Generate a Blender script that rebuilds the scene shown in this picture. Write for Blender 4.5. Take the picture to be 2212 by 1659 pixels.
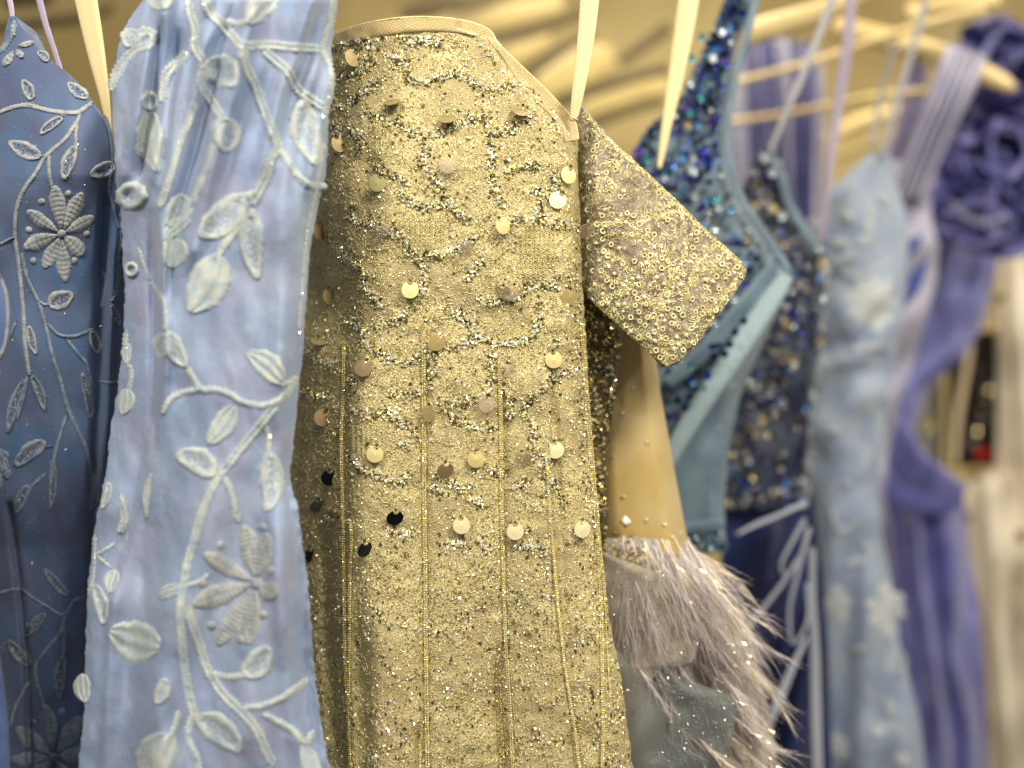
import bpy, math, random
import numpy as np
random.seed(7)
rng = np.random.default_rng(7)
sc = bpy.context.scene
for o in list(bpy.data.objects):
    bpy.data.objects.remove(o)
COL = sc.collection

# ------------------------------------------------------------------ camera
LENS, SENS, Z0 = 30.0, 36.0, 1.35
K = SENS / (LENS * 2212.0)          # metres per photo unit (photo is 2212 units wide) at 1 m
cam_d = bpy.data.cameras.new('camera')
cam_d.lens = LENS; cam_d.sensor_width = SENS
cam_d.clip_start = 0.01; cam_d.clip_end = 50
cam_d.dof.use_dof = True
cam_d.dof.focus_distance = 0.500
cam_d.dof.aperture_fstop = 2.2
cam_d.dof.aperture_blades = 0
cam = bpy.data.objects.new('camera', cam_d)
cam.location = (0, 0, Z0); cam.rotation_euler = (math.radians(90), 0, 0)
COL.objects.link(cam); sc.camera = cam

# ------------------------------------------------------------------ world and lamps
w = bpy.data.worlds.new('World'); sc.world = w; w.use_nodes = True
bg = w.node_tree.nodes['Background']
bg.inputs[0].default_value = (1.0, 0.95, 0.84, 1); bg.inputs[1].default_value = 0.29

def lamp(name, loc, target, size, power, col, spread=180):
    d = bpy.data.lights.new(name, 'AREA'); d.shape = 'DISK'; d.size = size
    d.energy = power; d.color = col
    d.spread = math.radians(spread)
    o = bpy.data.objects.new(name, d); COL.objects.link(o); o.location = loc
    from mathutils import Vector
    v = Vector(target) - Vector(loc)
    o.rotation_euler = v.to_track_quat('-Z', 'Y').to_euler()
    return o
WARM = (1.0, 0.88, 0.66)
lamp('unseen_lamp', (0.48, -0.34, 2.12), (0.05, .50, 1.45), 0.30, 14.5, WARM)
lamp('unseen_lamp', (-0.30, -0.16, 2.0), (-.2, .50, 1.50), 0.22, 6.0, (1.0, .90, .74))
lamp('unseen_lamp', (1.9, 0.9, 2.75), (1.0, 1.8, 1.35), 0.50, 30, WARM)
lamp('unseen_lamp', (-1.2, -0.9, 2.75), (-.2, .5, 1.35), 0.12, 3.0, (1, .95, .85))  # small unseen lamp, added for glints on beads and sequins
lamp('unseen_lamp', (0.35, -1.5, 2.4), (0, .5, 1.2), 0.10, 6.0, (1, .95, .85))  # another small lamp added behind the camera for glints
lamp('unseen_lamp', (1.3, -1.8, 2.2), (0.2, .6, 1.2), 0.10, 6.0, (1, .95, .85))  # added for glints, like the small lamps above
lamp('unseen_lamp', (0.2, 1.3, 2.75), (0.1, 2.2, 1.5), 0.5, 25, WARM)  # unseen lamp that brightens the backdrop

sc.view_settings.view_transform = 'Standard'; sc.view_settings.look = 'None'
sc.view_settings.gamma = 1; sc.view_settings.exposure = 0
sc.render.engine = 'CYCLES'
sc.cycles.max_bounces = 7; sc.cycles.transparent_max_bounces = 16
sc.cycles.sample_clamp_indirect = 6
sc.cycles.use_denoising = True
sc.cycles.caustics_reflective = False; sc.cycles.caustics_refractive = False

# ------------------------------------------------------------------ helpers
def P(u, v, d):
    u = np.asarray(u, float); v = np.asarray(v, float); d = np.asarray(d, float)
    return np.stack(np.broadcast_arrays((u - 1106) * K * d, d, Z0 - (v - 829.5) * K * d), -1)

def srgb(r, g, b):
    f = lambda c: (c / 12.92 if c <= .04045 else ((c + .055) / 1.055) ** 2.4)
    return (f(r / 255), f(g / 255), f(b / 255), 1)

class Noise:
    def __init__(s, seed=0):
        s.g = np.random.default_rng(seed).random((128, 128)) * 2 - 1
    def __call__(s, x, y):
        x = np.asarray(x, float); y = np.asarray(y, float)
        xi = np.floor(x).astype(int); yi = np.floor(y).astype(int)
        fx = x - xi; fy = y - yi
        fx = fx * fx * (3 - 2 * fx); fy = fy * fy * (3 - 2 * fy)
        g = s.g; a = g[xi % 128, yi % 128]; b = g[(xi + 1) % 128, yi % 128]
        c = g[xi % 128, (yi + 1) % 128]; d = g[(xi + 1) % 128, (yi + 1) % 128]
        return (a * (1 - fx) + b * fx) * (1 - fy) + (c * (1 - fx) + d * fx) * fy
N1, N2, N3 = Noise(1), Noise(2), Noise(3)

def mesh_np(name, verts, quads=None, tris=None, mats=(), fmat=None, smooth=True):
    """verts (n,3); quads (m,4) and / or tris (k,3) int arrays"""
    me = bpy.data.meshes.new(name)
    verts = np.asarray(verts, np.float32).reshape(-1, 3)
    q = np.asarray(quads if quads is not None else np.zeros((0, 4)), np.int32).reshape(-1, 4)
    t = np.asarray(tris if tris is not None else np.zeros((0, 3)), np.int32).reshape(-1, 3)
    me.vertices.add(len(verts)); me.vertices.foreach_set('co', verts.ravel())
    nl = q.size + t.size
    me.loops.add(nl); me.loops.foreach_set('vertex_index', np.concatenate([q.ravel(), t.ravel()]))
    me.polygons.add(len(q) + len(t))
    st = np.concatenate([np.arange(len(q)) * 4, q.size + np.arange(len(t)) * 3]).astype(np.int32)
    me.polygons.foreach_set('loop_start', st)
    for m in mats: me.materials.append(m)
    if fmat is not None: me.polygons.foreach_set('material_index', np.asarray(fmat, np.int32))
    me.polygons.foreach_set('use_smooth', np.full(len(q) + len(t), bool(smooth)))
    me.update(calc_edges=True); me.validate()
    return me

def link(name, me, parent=None, **props):
    o = bpy.data.objects.new(name, me); COL.objects.link(o)
    if parent is not None:
        o.parent = parent
        o.matrix_parent_inverse = MPI[parent.name] if parent.name in MPI else o.matrix_parent_inverse
    for k_, v_ in props.items(): o[k_] = v_
    return o
MPI = {}
def thing(name, label, cat, loc, group=None):
    from mathutils import Matrix
    o = bpy.data.objects.new(name, None); COL.objects.link(o)
    o.empty_display_size = .05
    o.location = loc; o['label'] = label; o['category'] = cat
    if group: o['group'] = group
    MPI[o.name] = Matrix.Translation(loc).inverted()
    return o

def grid_faces(nu, nv, off=0, wrap=False):
    i = np.arange(nu - 1 + (1 if wrap else 0)); j = np.arange(nv - 1)
    I, J = np.meshgrid(i, j)
    I2 = (I + 1) % nu
    return np.stack([J * nu + I, J * nu + I2, (J + 1) * nu + I2, (J + 1) * nu + I], -1).reshape(-1, 4) + off

def smooth_line(pts, step=6.0):
    """Catmull-Rom through pts, resampled every step units"""
    p = np.asarray(pts, float)
    if len(p) > 2:
        q = np.vstack([2 * p[0] - p[1], p, 2 * p[-1] - p[-2]])
        out = []
        for i in range(1, len(q) - 2):
            t = np.linspace(0, 1, 12, endpoint=False)[:, None]
            a, b, c, d = q[i - 1], q[i], q[i + 1], q[i + 2]
            out.append(.5 * ((2 * b) + (-a + c) * t + (2 * a - 5 * b + 4 * c - d) * t ** 2 + (-a + 3 * b - 3 * c + d) * t ** 3))
        p = np.vstack(out + [p[-1:]])
    s = np.concatenate([[0], np.cumsum(np.hypot(*np.diff(p[:, :2], axis=0).T))])
    n = max(3, int(s[-1] / step) + 1)
    t = np.linspace(0, s[-1], n)
    return np.stack([np.interp(t, s, p[:, k]) for k in range(p.shape[1])], -1)

def curve1(pts):
    """smooth function v -> u through control points (v increasing)"""
    p = sorted([(float(v), float(u)) for u, v in pts])
    vs = np.array([a for a, b in p]); us = np.array([b for a, b in p])
    fine = np.linspace(vs[0], vs[-1], 400)
    # cosine-free smoothing: linear then a short box filter
    y = np.interp(fine, vs, us)
    ker = np.ones(9) / 9
    y = np.convolve(np.pad(y, 4, mode='edge'), ker, 'valid')
    return lambda v: np.interp(v, fine, y)

class Cloth:
    """A hanging cloth body: left and right outline (u over v), depth field, front and back."""
    def __init__(s, L, R, v0, v1, depth):
        s.L = curve1(L); s.R = curve1(R); s.v0 = v0; s.v1 = v1; s.depth = depth
    def t(s, u, v):
        l, r = s.L(v), s.R(v)
        return np.clip((u - l) / np.maximum(r - l, 1e-3), 0, 1) * 2 - 1
    def D(s, u, v):
        return s.depth(np.asarray(u, float), np.asarray(v, float), s.t(u, v))
    def build(s, name, mat, parent, nu=90, nv=160, thick=.03, rag=0, **props):
        v = np.linspace(s.v0, s.v1, nv)
        if s.v1 >= 1685:                       # the garment goes on below the frame
            v = np.concatenate([v, np.linspace(s.v1 + 8, 2600, 30)]); nv = len(v)
        v = v[:, None]
        f = (1 - np.cos(np.linspace(0, np.pi, nu))) / 2 * .5 + np.linspace(0, 1, nu) * .5
        l, r = s.L(v), s.R(v)
        if rag:
            l = l + rag * N1(v / 6., 3.3) + rag * N2(v / 17., 9.); r = r + rag * N2(v / 6., 7.7) + rag * N1(v / 17., 5.)
        u = l + (r - l) * f[None]
        vv = np.broadcast_to(v, u.shape)
        d = s.D(u, vv)
        fr = P(u, vv, d)
        tt = f[None] * 2 - 1
        th = thick * np.sqrt(np.clip(1 - tt ** 2, 0, 1)) + .0015
        bk = fr + np.stack([np.zeros_like(d), np.broadcast_to(th, d.shape), np.zeros_like(d)], -1)
        V = np.concatenate([fr, bk[:, ::-1]], 1)            # closed loop per row
        me = mesh_np(name, V.reshape(-1, 3), grid_faces(2 * nu, nv, wrap=True), mats=[mat])
        return link(name, me, parent, **props)

def ridge(u, v, pts, wdt, amp, fade=60):
    """vertical crease: pts (u,v) line, amplitude in metres"""
    p = sorted([(b, a) for a, b in pts]); vs = [a for a, b in p]; us = [b for a, b in p]
    uc = np.interp(v, vs, us)
    f = np.clip((v - vs[0]) / fade, 0, 1) * np.clip((vs[-1] - v) / fade, 0, 1)
    return amp * np.exp(-((u - uc) / wdt) ** 2) * f

# ---- materials
def mat(name, col, rough=.7, metal=0, sheen=0, bump=None, mix=None, spec=.5, trans=0, alpha=1, sss=0, aniso=0, coat=0):
    """mix = list of (colour, noise scale, low, high); bump = (kind, scale, strength)"""
    m = bpy.data.materials.new(name); m.use_nodes = True
    nt = m.node_tree; b = nt.nodes['Principled BSDF']; L = nt.links.new
    b.inputs['Roughness'].default_value = rough; b.inputs['Metallic'].default_value = metal
    b.inputs['Specular IOR Level'].default_value = spec
    if sheen: b.inputs['Sheen Weight'].default_value = sheen; b.inputs['Sheen Roughness'].default_value = .4
    if coat: b.inputs['Coat Weight'].default_value = coat
    if trans: b.inputs['Transmission Weight'].default_value = trans
    if alpha < 1: b.inputs['Alpha'].default_value = alpha
    tc = nt.nodes.new('ShaderNodeTexCoord').outputs['Object']
    cur = None
    base = nt.nodes.new('ShaderNodeRGB'); base.outputs[0].default_value = col; cur = base.outputs[0]
    for (c2, scale, lo, hi) in (mix or []):
        mp = nt.nodes.new('ShaderNodeMapping'); L(tc, mp.inputs[0])
        if isinstance(scale, tuple): mp.inputs['Scale'].default_value = scale
        else: mp.inputs['Scale'].default_value = (scale,) * 3
        n = nt.nodes.new('ShaderNodeTexNoise'); n.inputs['Scale'].default_value = 1; n.inputs['Detail'].default_value = 3
        L(mp.outputs[0], n.inputs['Vector'])
        r = nt.nodes.new('ShaderNodeMapRange'); r.inputs[1].default_value = lo; r.inputs[2].default_value = hi
        L(n.outputs[0], r.inputs[0])
        mx = nt.nodes.new('ShaderNodeMix'); mx.data_type = 'RGBA'
        L(r.outputs[0], mx.inputs[0]); L(cur, mx.inputs[6]); mx.inputs[7].default_value = c2
        cur = mx.outputs[2]
    L(cur, b.inputs['Base Color'])
    if bump:
        bl = bump if isinstance(bump, list) else [bump]
        last = None
        for kind, scale, strength, dist in bl:
            mp = nt.nodes.new('ShaderNodeMapping'); L(tc, mp.inputs[0])
            mp.inputs['Scale'].default_value = scale if isinstance(scale, tuple) else (scale,) * 3
            if kind == 'noise':
                n = nt.nodes.new('ShaderNodeTexNoise'); n.inputs['Scale'].default_value = 1; n.inputs['Detail'].default_value = 4
                L(mp.outputs[0], n.inputs['Vector']); h = n.outputs[0]
            elif kind == 'mesh':
                mp.inputs['Rotation'].default_value = (0, math.radians(32), 0)
                n = nt.nodes.new('ShaderNodeTexVoronoi'); n.inputs['Randomness'].default_value = .12
                n.voronoi_dimensions = '2D'
                sx = nt.nodes.new('ShaderNodeSeparateXYZ'); cx = nt.nodes.new('ShaderNodeCombineXYZ')
                L(mp.outputs[0], sx.inputs[0]); L(sx.outputs[0], cx.inputs[0]); L(sx.outputs[2], cx.inputs[1])
                L(cx.outputs[0], n.inputs['Vector']); n.inputs['Scale'].default_value = 1; h = n.outputs['Distance']
            elif kind == 'wave':
                n = nt.nodes.new('ShaderNodeTexWave'); n.inputs['Scale'].default_value = 1
                n.inputs['Distortion'].default_value = .6; n.inputs['Detail'].default_value = 1
                n.bands_direction = 'DIAGONAL'
                L(mp.outputs[0], n.inputs['Vector']); h = n.outputs['Fac']
            bp = nt.nodes.new('ShaderNodeBump'); bp.inputs['Strength'].default_value = strength
            bp.inputs['Distance'].default_value = dist
            L(h, bp.inputs['Height'])
            if last is not None: L(last, bp.inputs['Normal'])
            last = bp.outputs[0]
        L(last, b.inputs['Normal'])
    return m

def weave(m, scale, col, amount, rot=32):
    """darken or tint the holes of a woven net: mixes base colour with col inside each cell"""
    nt = m.node_tree; L = nt.links.new; b = nt.nodes['Principled BSDF']
    src = b.inputs['Base Color'].links[0].from_socket
    tc = nt.nodes.new('ShaderNodeTexCoord').outputs['Object']
    mp = nt.nodes.new('ShaderNodeMapping'); L(tc, mp.inputs[0]); mp.inputs['Scale'].default_value = (scale,) * 3
    mp.inputs['Rotation'].default_value = (0, math.radians(rot), 0)
    sx = nt.nodes.new('ShaderNodeSeparateXYZ'); cx = nt.nodes.new('ShaderNodeCombineXYZ')
    L(mp.outputs[0], sx.inputs[0]); L(sx.outputs[0], cx.inputs[0]); L(sx.outputs[2], cx.inputs[1])
    n = nt.nodes.new('ShaderNodeTexVoronoi'); n.voronoi_dimensions = '2D'; n.inputs['Randomness'].default_value = .15
    n.inputs['Scale'].default_value = 1
    L(cx.outputs[0], n.inputs['Vector'])
    r = nt.nodes.new('ShaderNodeMapRange'); r.inputs[1].default_value = .30; r.inputs[2].default_value = .45
    r.inputs[3].default_value = amount; r.inputs[4].default_value = 0
    L(n.outputs['Distance'], r.inputs[0])
    mx = nt.nodes.new('ShaderNodeMix'); mx.data_type = 'RGBA'
    L(r.outputs[0], mx.inputs[0]); L(src, mx.inputs[6]); mx.inputs[7].default_value = col
    L(mx.outputs[2], b.inputs['Base Color'])
    return m

def sheer(name, col, opacity, rough=.6, scale=1500, spark=0, holes=True):
    """net or tulle: threads are opaque, the holes let the view through"""
    m = bpy.data.materials.new(name); m.use_nodes = True
    nt = m.node_tree; b = nt.nodes['Principled BSDF']; L = nt.links.new
    b.inputs['Base Color'].default_value = col; b.inputs['Roughness'].default_value = rough
    b.inputs['Sheen Weight'].default_value = .3
    tc = nt.nodes.new('ShaderNodeTexCoord').outputs['Object']
    mp = nt.nodes.new('ShaderNodeMapping'); L(tc, mp.inputs[0]); mp.inputs['Scale'].default_value = (scale,) * 3
    mp.inputs['Rotation'].default_value = (0, .5, 0)
    sx = nt.nodes.new('ShaderNodeSeparateXYZ'); cx = nt.nodes.new('ShaderNodeCombineXYZ')
    L(mp.outputs[0], sx.inputs[0]); L(sx.outputs[0], cx.inputs[0]); L(sx.outputs[2], cx.inputs[1])
    n = nt.nodes.new('ShaderNodeTexVoronoi'); n.voronoi_dimensions = '2D'; n.inputs['Randomness'].default_value = .2
    n.inputs['Scale'].default_value = 1; L(cx.outputs[0], n.inputs['Vector'])
    r = nt.nodes.new('ShaderNodeMapRange'); r.inputs[1].default_value = .2; r.inputs[2].default_value = .5
    r.inputs[3].default_value = max(0, opacity - .3); r.inputs[4].default_value = min(1, opacity + .3)
    L(n.outputs['Distance'], r.inputs[0]); L(r.outputs[0], b.inputs['Alpha'])
    return m

PALE = srgb(198, 205, 205)
M = {}
M['blue_tulle'] = weave(mat('periwinkle_tulle', srgb(140, 156, 190), .7, sheen=.25, spec=.2,
    mix=[(srgb(152, 156, 186), 26, .42, .65), (srgb(132, 154, 190), 44, .48, .68), (srgb(160, 176, 202), 17, .50, .74), (srgb(166, 180, 202), (110, 70, 70), .60, .78)],
    bump=[('noise', (70, 60, 45), .5, .004), ('noise', (260, 200, 200), .3, .001), ('mesh', 1500, .35, .0003)]), 1500, srgb(108, 128, 170), .35)
M['navy_tulle'] = weave(mat('dusk_blue_tulle', srgb(102, 122, 160), .65, sheen=.25, spec=.2,
    mix=[(srgb(96, 106, 142), 22, .42, .62), (srgb(86, 120, 164), 36, .5, .7)],
    bump=[('noise', (60, 30, 20), .3, .003), ('mesh', 1300, .5, .0004)]), 1300, srgb(44, 60, 100), .55)
M['thread'] = mat('pale_thread', srgb(182, 191, 192), .95, spec=.08, sheen=.2, mix=[(srgb(160, 178, 194), 180, .42, .62), (srgb(204, 209, 202), 900, .55, .66)],
    bump=[('noise', (1100, 1100, 1100), .45, .0004)])
M['thread_grey'] = mat('grey_thread', srgb(168, 173, 174), .95, spec=.08, sheen=.1, mix=[(srgb(144, 152, 166), 260, .42, .62)],
    bump=[('noise', (1100, 1100, 1100), .45, .0004)])
M['thread_shaded'] = mat('shaded_thread', srgb(138, 150, 166), .95, spec=.06, mix=[(srgb(110, 126, 152), 260, .42, .62)],  # darker copy of the grey thread: shade low on the dress put into colour
    bump=[('noise', (1100, 1100, 1100), .45, .0004)])
M['thread_core'] = mat('blue_grey_stitching', srgb(150, 166, 188), .9, spec=.1, mix=[(srgb(188, 197, 199), 700, .48, .58)],
    bump=[('noise', 1400, .6, .0006)])
M['thread_core_dark'] = mat('dim_blue_stitching', srgb(84, 98, 134), .9, spec=.1, mix=[(srgb(166, 170, 172), 800, .50, .60)],
    bump=[('noise', 1400, .6, .0006)])
M['gold_lace'] = mat('gold_thread_lace', srgb(208, 195, 144), .55, metal=.1,
    mix=[(srgb(128, 108, 64), 620, .48, .62), (srgb(222, 213, 164), 900, .52, .66), (srgb(186, 171, 128), 20, .44, .62)],
    bump=[('noise', 1100, .9, .0012), ('noise', (240, 240, 90), .4, .002)])
M['gold_thread'] = mat('gold_thread', srgb(226, 216, 164), .5, metal=.15)
M['bead_gold'] = mat('gold_bead', srgb(250, 236, 166), .28, metal=.6)
M['bead_olive'] = mat('olive_gold_bead', srgb(176, 166, 108), .3, metal=.8)
M['bead_silver'] = mat('silver_glint_crystal', srgb(244, 242, 218), .24, metal=.4)  # silver crystal; its pale base also puts white glints into the colour
M['bead_dark'] = mat('smoky_crystal', srgb(124, 120, 98), .2, metal=.8)
M['bead_bronze'] = mat('bronze_bead', srgb(174, 144, 84), .3, metal=.8)
M['coin_gold'] = mat('gold_foil', srgb(252, 240, 176), .42, metal=.55, bump=('noise', 300, .15, .001))  # foil tones, bright to dark, put each coin's reflection into its colour
M['coin_cream'] = mat('cream_foil', srgb(250, 240, 196), .45, metal=.35, bump=('noise', 300, .15, .001))
M['coin_peach'] = mat('peach_foil', srgb(244, 222, 156), .4, metal=.6, bump=('noise', 300, .2, .001))
M['coin_brown'] = mat('bronze_foil', srgb(176, 160, 118), .45, metal=.4, bump=('noise', 300, .2, .001))
M['coin_pink'] = mat('rose_foil', srgb(204, 178, 142), .35, metal=.5, mix=[(srgb(140, 114, 92), 200, .45, .6)])
M['coin_black'] = mat('dark_reflection_foil', srgb(44, 48, 58), .2, metal=.8)  # dark colour stands in for reflected dark surroundings
M['coin_slate'] = mat('slate_reflection_foil', srgb(104, 108, 122), .25, metal=.7)
M['coin_clear'] = mat('iridescent_film', srgb(226, 210, 184), .25, metal=.3, alpha=.42)
M['tulle_tan'] = sheer('tan_tulle', srgb(196, 176, 128), .62, scale=620)
M['ribbon'] = mat('cream_grosgrain', srgb(232, 216, 168), .6, sheen=.3, bump=('wave', (230, 0, 330), .35, .0006))
M['ribbon_satin'] = mat('cream_satin', srgb(230, 212, 162), .5, sheen=.2, bump=('noise', (200, 200, 20), .2, .001))
M['sleeve_net'] = mat('taupe_net', srgb(150, 142, 130), .7, metal=.05, mix=[(srgb(120, 108, 94), 120, .45, .6), (srgb(206, 192, 158), 600, .55, .66)],
    bump=[('noise', 900, .8, .001)])
M['nude'] = mat('nude_lining', srgb(192, 172, 124), .6, sheen=.3, mix=[(srgb(184, 160, 100), 30, .4, .65)], bump=('noise', (90, 60, 30), .15, .002))
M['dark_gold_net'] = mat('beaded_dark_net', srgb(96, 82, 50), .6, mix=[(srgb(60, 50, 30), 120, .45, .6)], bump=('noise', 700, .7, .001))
M['feather'] = mat('mauve_taupe_feather', srgb(220, 213, 214), .6, sheen=.4, mix=[(srgb(196, 187, 194), 30, .4, .6)])
M['feather_tip'] = mat('pale_feather', srgb(232, 222, 210), .6, sheen=.5)
M['tinsel'] = mat('silver_tinsel', srgb(238, 226, 200), .25, metal=.9)
M['taupe_cloth'] = mat('taupe_underskirt', srgb(176, 167, 162), .7, mix=[(srgb(154, 146, 148), 24, .42, .62)], bump=('noise', (60, 60, 20), .3, .003))
M['tulle_taupe'] = sheer('glitter_taupe_tulle', srgb(178, 168, 158), .38, scale=1400)
M['tulle_slate'] = sheer('glitter_slate_tulle', srgb(124, 132, 136), .46, scale=1400)
M['tulle_slate2'] = sheer('sheer_grey_tulle', srgb(142, 146, 144), .36, scale=1400)
M['teal'] = mat('dusty_teal_satin', srgb(108, 132, 152), .6, sheen=.2, mix=[(srgb(90, 112, 134), 26, .42, .62)], bump=('noise', (50, 40, 20), .25, .004))
M['teal_light'] = mat('pale_teal_satin', srgb(144, 168, 182), .5, sheen=.2, bump=('noise', (50, 40, 20), .2, .004))
M['teal_dark'] = mat('teal_net', srgb(72, 96, 112), .6, mix=[(srgb(120, 146, 158), 60, .5, .66)])
M['navy'] = mat('navy_net', srgb(38, 48, 76), .6, mix=[(srgb(70, 84, 108), 40, .5, .66)])
M['navy_skirt'] = mat('deep_blue_tulle_skirt', srgb(20, 30, 78), .6, sheen=.1, mix=[(srgb(40, 56, 112), (20, 20, 6), .45, .62)])
M['tie'] = mat('lavender_grey_tie', srgb(176, 184, 204), .6, sheen=.2)
M['lace_pale'] = mat('ice_blue_lace', srgb(158, 173, 199), .65, sheen=.2, mix=[(srgb(140, 156, 188), 20, .42, .62), (srgb(166, 180, 198), 30, .52, .66)], bump=('noise', (40, 40, 16), .35, .006))
M['applique'] = mat('ivory_applique', srgb(194, 202, 210), .7, sheen=.3)
M['lilac'] = mat('pale_lilac_crepe', srgb(170, 170, 196), .6, sheen=.2, mix=[(srgb(146, 146, 182), (26, 26, 8), .42, .62)])
M['lilac_sheer'] = sheer('sheer_lilac', srgb(128, 124, 176), .75, scale=700)
M['royal'] = mat('royal_blue_satin', srgb(60, 84, 168), .5)
M['violet'] = mat('violet_organza', srgb(122, 126, 190), .6, sheen=.5, mix=[(srgb(90, 94, 166), (18, 18, 6), .42, .62), (srgb(122, 124, 186), 14, .55, .7)], bump=('noise', (30, 30, 8), .3, .008))
M['violet_ruffle'] = mat('indigo_ruffle', srgb(82, 86, 162), .6, sheen=.4, mix=[(srgb(128, 120, 178), 26, .5, .66)])
M['indigo'] = mat('indigo_lining', srgb(44, 46, 110), .6)
M['wood'] = mat('blond_wood', srgb(218, 198, 144), .5, mix=[(srgb(198, 174, 118), (8, 60, 60), .42, .62)], coat=.1)
M['lilac_ribbon'] = mat('lilac_satin_ribbon', srgb(168, 158, 186), .45, sheen=.3)
M['spaghetti'] = mat('pale_strap', srgb(168, 170, 178), .6)
M['wall'] = mat('tan_wall', srgb(216, 196, 142), .85, mix=[(srgb(190, 168, 114), 1.6, .42, .6)])
M['champagne'] = mat('champagne_satin', srgb(204, 184, 124), .4, sheen=.2, mix=[(srgb(150, 132, 84), (4, 4, 9), .5, .66)])
M['umber'] = mat('shade_band_brown', srgb(84, 72, 46), .7)  # dark bands that stand in for shade between far hangers
M['beige'] = mat('beige_net', srgb(232, 225, 212), .7, mix=[(srgb(212, 202, 186), 8, .4, .62)])
M['grey_cloth'] = mat('silver_grey_cloth', srgb(150, 150, 150), .6)
M['black'] = mat('black_card', srgb(12, 12, 14), .6)
M['red'] = mat('red_plastic', srgb(200, 16, 20), .4)
for nm, c in dict(aqua=(80, 160, 172), cobalt=(44, 56, 176), ice=(206, 222, 232), violet_bead=(96, 60, 150), sky=(90, 150, 220), honey=(206, 188, 142), ink=(24, 34, 84), smoke=(128, 130, 140), rose_bead=(166, 168, 184)).items():
    M[nm] = mat(nm + '_sequin', srgb(*c), .22, metal=.55)

# ---- decorations on a cloth
def tube(name, cloth, pts, r, mt, parent, h=.0012, step=5., stitch=.18, depth=None, rough_w=.12, seed=0, double=False, **props):
    """embroidered cord lying on the cloth: pts (u,v), r in photo units"""
    p = smooth_line(pts, step); n = len(p)
    tg = np.gradient(p, axis=0); tg /= np.maximum(np.hypot(tg[:, 0], tg[:, 1]), 1e-6)[:, None]
    nr = np.stack([-tg[:, 1], tg[:, 0]], -1)
    q = np.linspace(-1, 1, 9 if double else 7)
    k = np.arange(n)
    alt = 1 + stitch * np.where(k % 2 == 0, 1, -1) + rough_w * N2(k * .7 + seed * 13.1, seed * 3.3)
    ends = np.minimum(np.minimum(k, n - 1 - k) / 2., 1) * .5 + .5
    rr = r * alt * ends
    prof = np.sqrt(1 - q ** 2)
    if double: prof = np.array([0, .8, 1, .62, .45, .62, 1, .8, 0])
    u = p[:, 0:1] + nr[:, 0:1] * rr[:, None] * q; v = p[:, 1:2] + nr[:, 1:2] * rr[:, None] * q
    dep = cloth.D(u, v) if depth is None else depth(u, v)
    hh = h * (prof[None] * (1 + .25 * np.where(k % 2 == 0, 1, -1)[:, None] + .3 * N1(k[:, None] * .9 + seed, q[None] * 3 + seed))) - .0006
    V = P(u, v, dep - hh)
    return link(name, mesh_np(name, V.reshape(-1, 3), grid_faces(len(q), n), mats=[mt]), parent, **props)

def leaf(name, cloth, p0, p1, wd, parent, style='ring', h=.0016, mt=None, core=None, seed=0, skew=.12, **props):
    """embroidered leaf from p0 (stalk) to p1 (tip), full width wd, in photo units"""
    mt = mt or M['thread']; core = core or M['thread_core']
    p0 = np.array(p0, float); p1 = np.array(p1, float); ln = np.hypot(*(p1 - p0)); ax = (p1 - p0) / ln
    nr = np.array([-ax[1], ax[0]])
    ns = max(16, int(ln / 3.2)); s = np.linspace(0, 1, ns)
    q = np.linspace(-1, 1, 15)
    S, Q = np.meshgrid(s, q, indexing='ij')
    wprof = np.sin(np.pi * S ** (1.25 if style == 'petal' else .85)) ** .62
    saw = 1 + (.09 if style == 'petal' else .05) * np.where(np.arange(ns) % 2 == 0, 1, -1)[:, None] + .08 * N1(S * 7 + seed, np.sign(Q) * 5 + seed) + .07 * N2(S * ns * .6 + seed * 3, np.sign(Q) * 9 + seed)
    curv = skew * ln * np.sin(np.pi * S) * (1 if seed % 2 else -1) * .6
    off = Q * wd / 2 * wprof * saw + curv
    u = p0[0] + ax[0] * S * ln + nr[0] * off; v = p0[1] + ax[1] * S * ln + nr[1] * off
    aq = np.abs(Q)
    st = np.where(np.arange(ns) % 2 == 0, 1, -1)[:, None]
    if style == 'ring':
        hp = np.exp(-((aq - .70) / .30) ** 2) * (1 + .2 * st) + .28 * (aq < .5) * (1 + .5 * N2(S * 25 + seed, Q * 8)) + .25 * np.exp(-((S - .02) / .08) ** 2)
        hp = np.where((S < .12) | (S > .86), np.maximum(hp, .9 * np.sqrt(1 - aq ** 2)), hp)
    elif style == 'petal':
        hp = np.sqrt(np.clip(1 - aq ** 2, 0, 1)) * (1 + .22 * np.sin(S * ln / 5.2 * np.pi + np.abs(Q) * 2)) * (.75 + .25 * (aq > .12))
    else:
        hp = (.75 + .3 * np.cos(Q * np.pi * 3.0)) * (1 + .10 * st) * (1 - aq ** 6)
    hp = hp * (1 - aq ** 8)
    hp[0] = hp[-1] = 0
    dep = cloth.D(u, v)
    V = P(u, v, dep - h * hp + .0005)
    F = grid_faces(15, ns)
    sm = ((s[:-1] + s[1:]) / 2)[:, None]; qm = np.abs((q[:-1] + q[1:]) / 2)[None]
    inner = (style == 'ring') & (qm < .42 - .1 * np.sin(sm * 9)) & (sm > .13) & (sm < .85)
    fm = np.where(inner, 1, 0).astype(int)
    fm = np.broadcast_to(fm, (ns - 1, 14)).ravel()
    return link(name, mesh_np(name, V.reshape(-1, 3), F, mats=[mt, core], fmat=fm), parent, **props)

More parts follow.
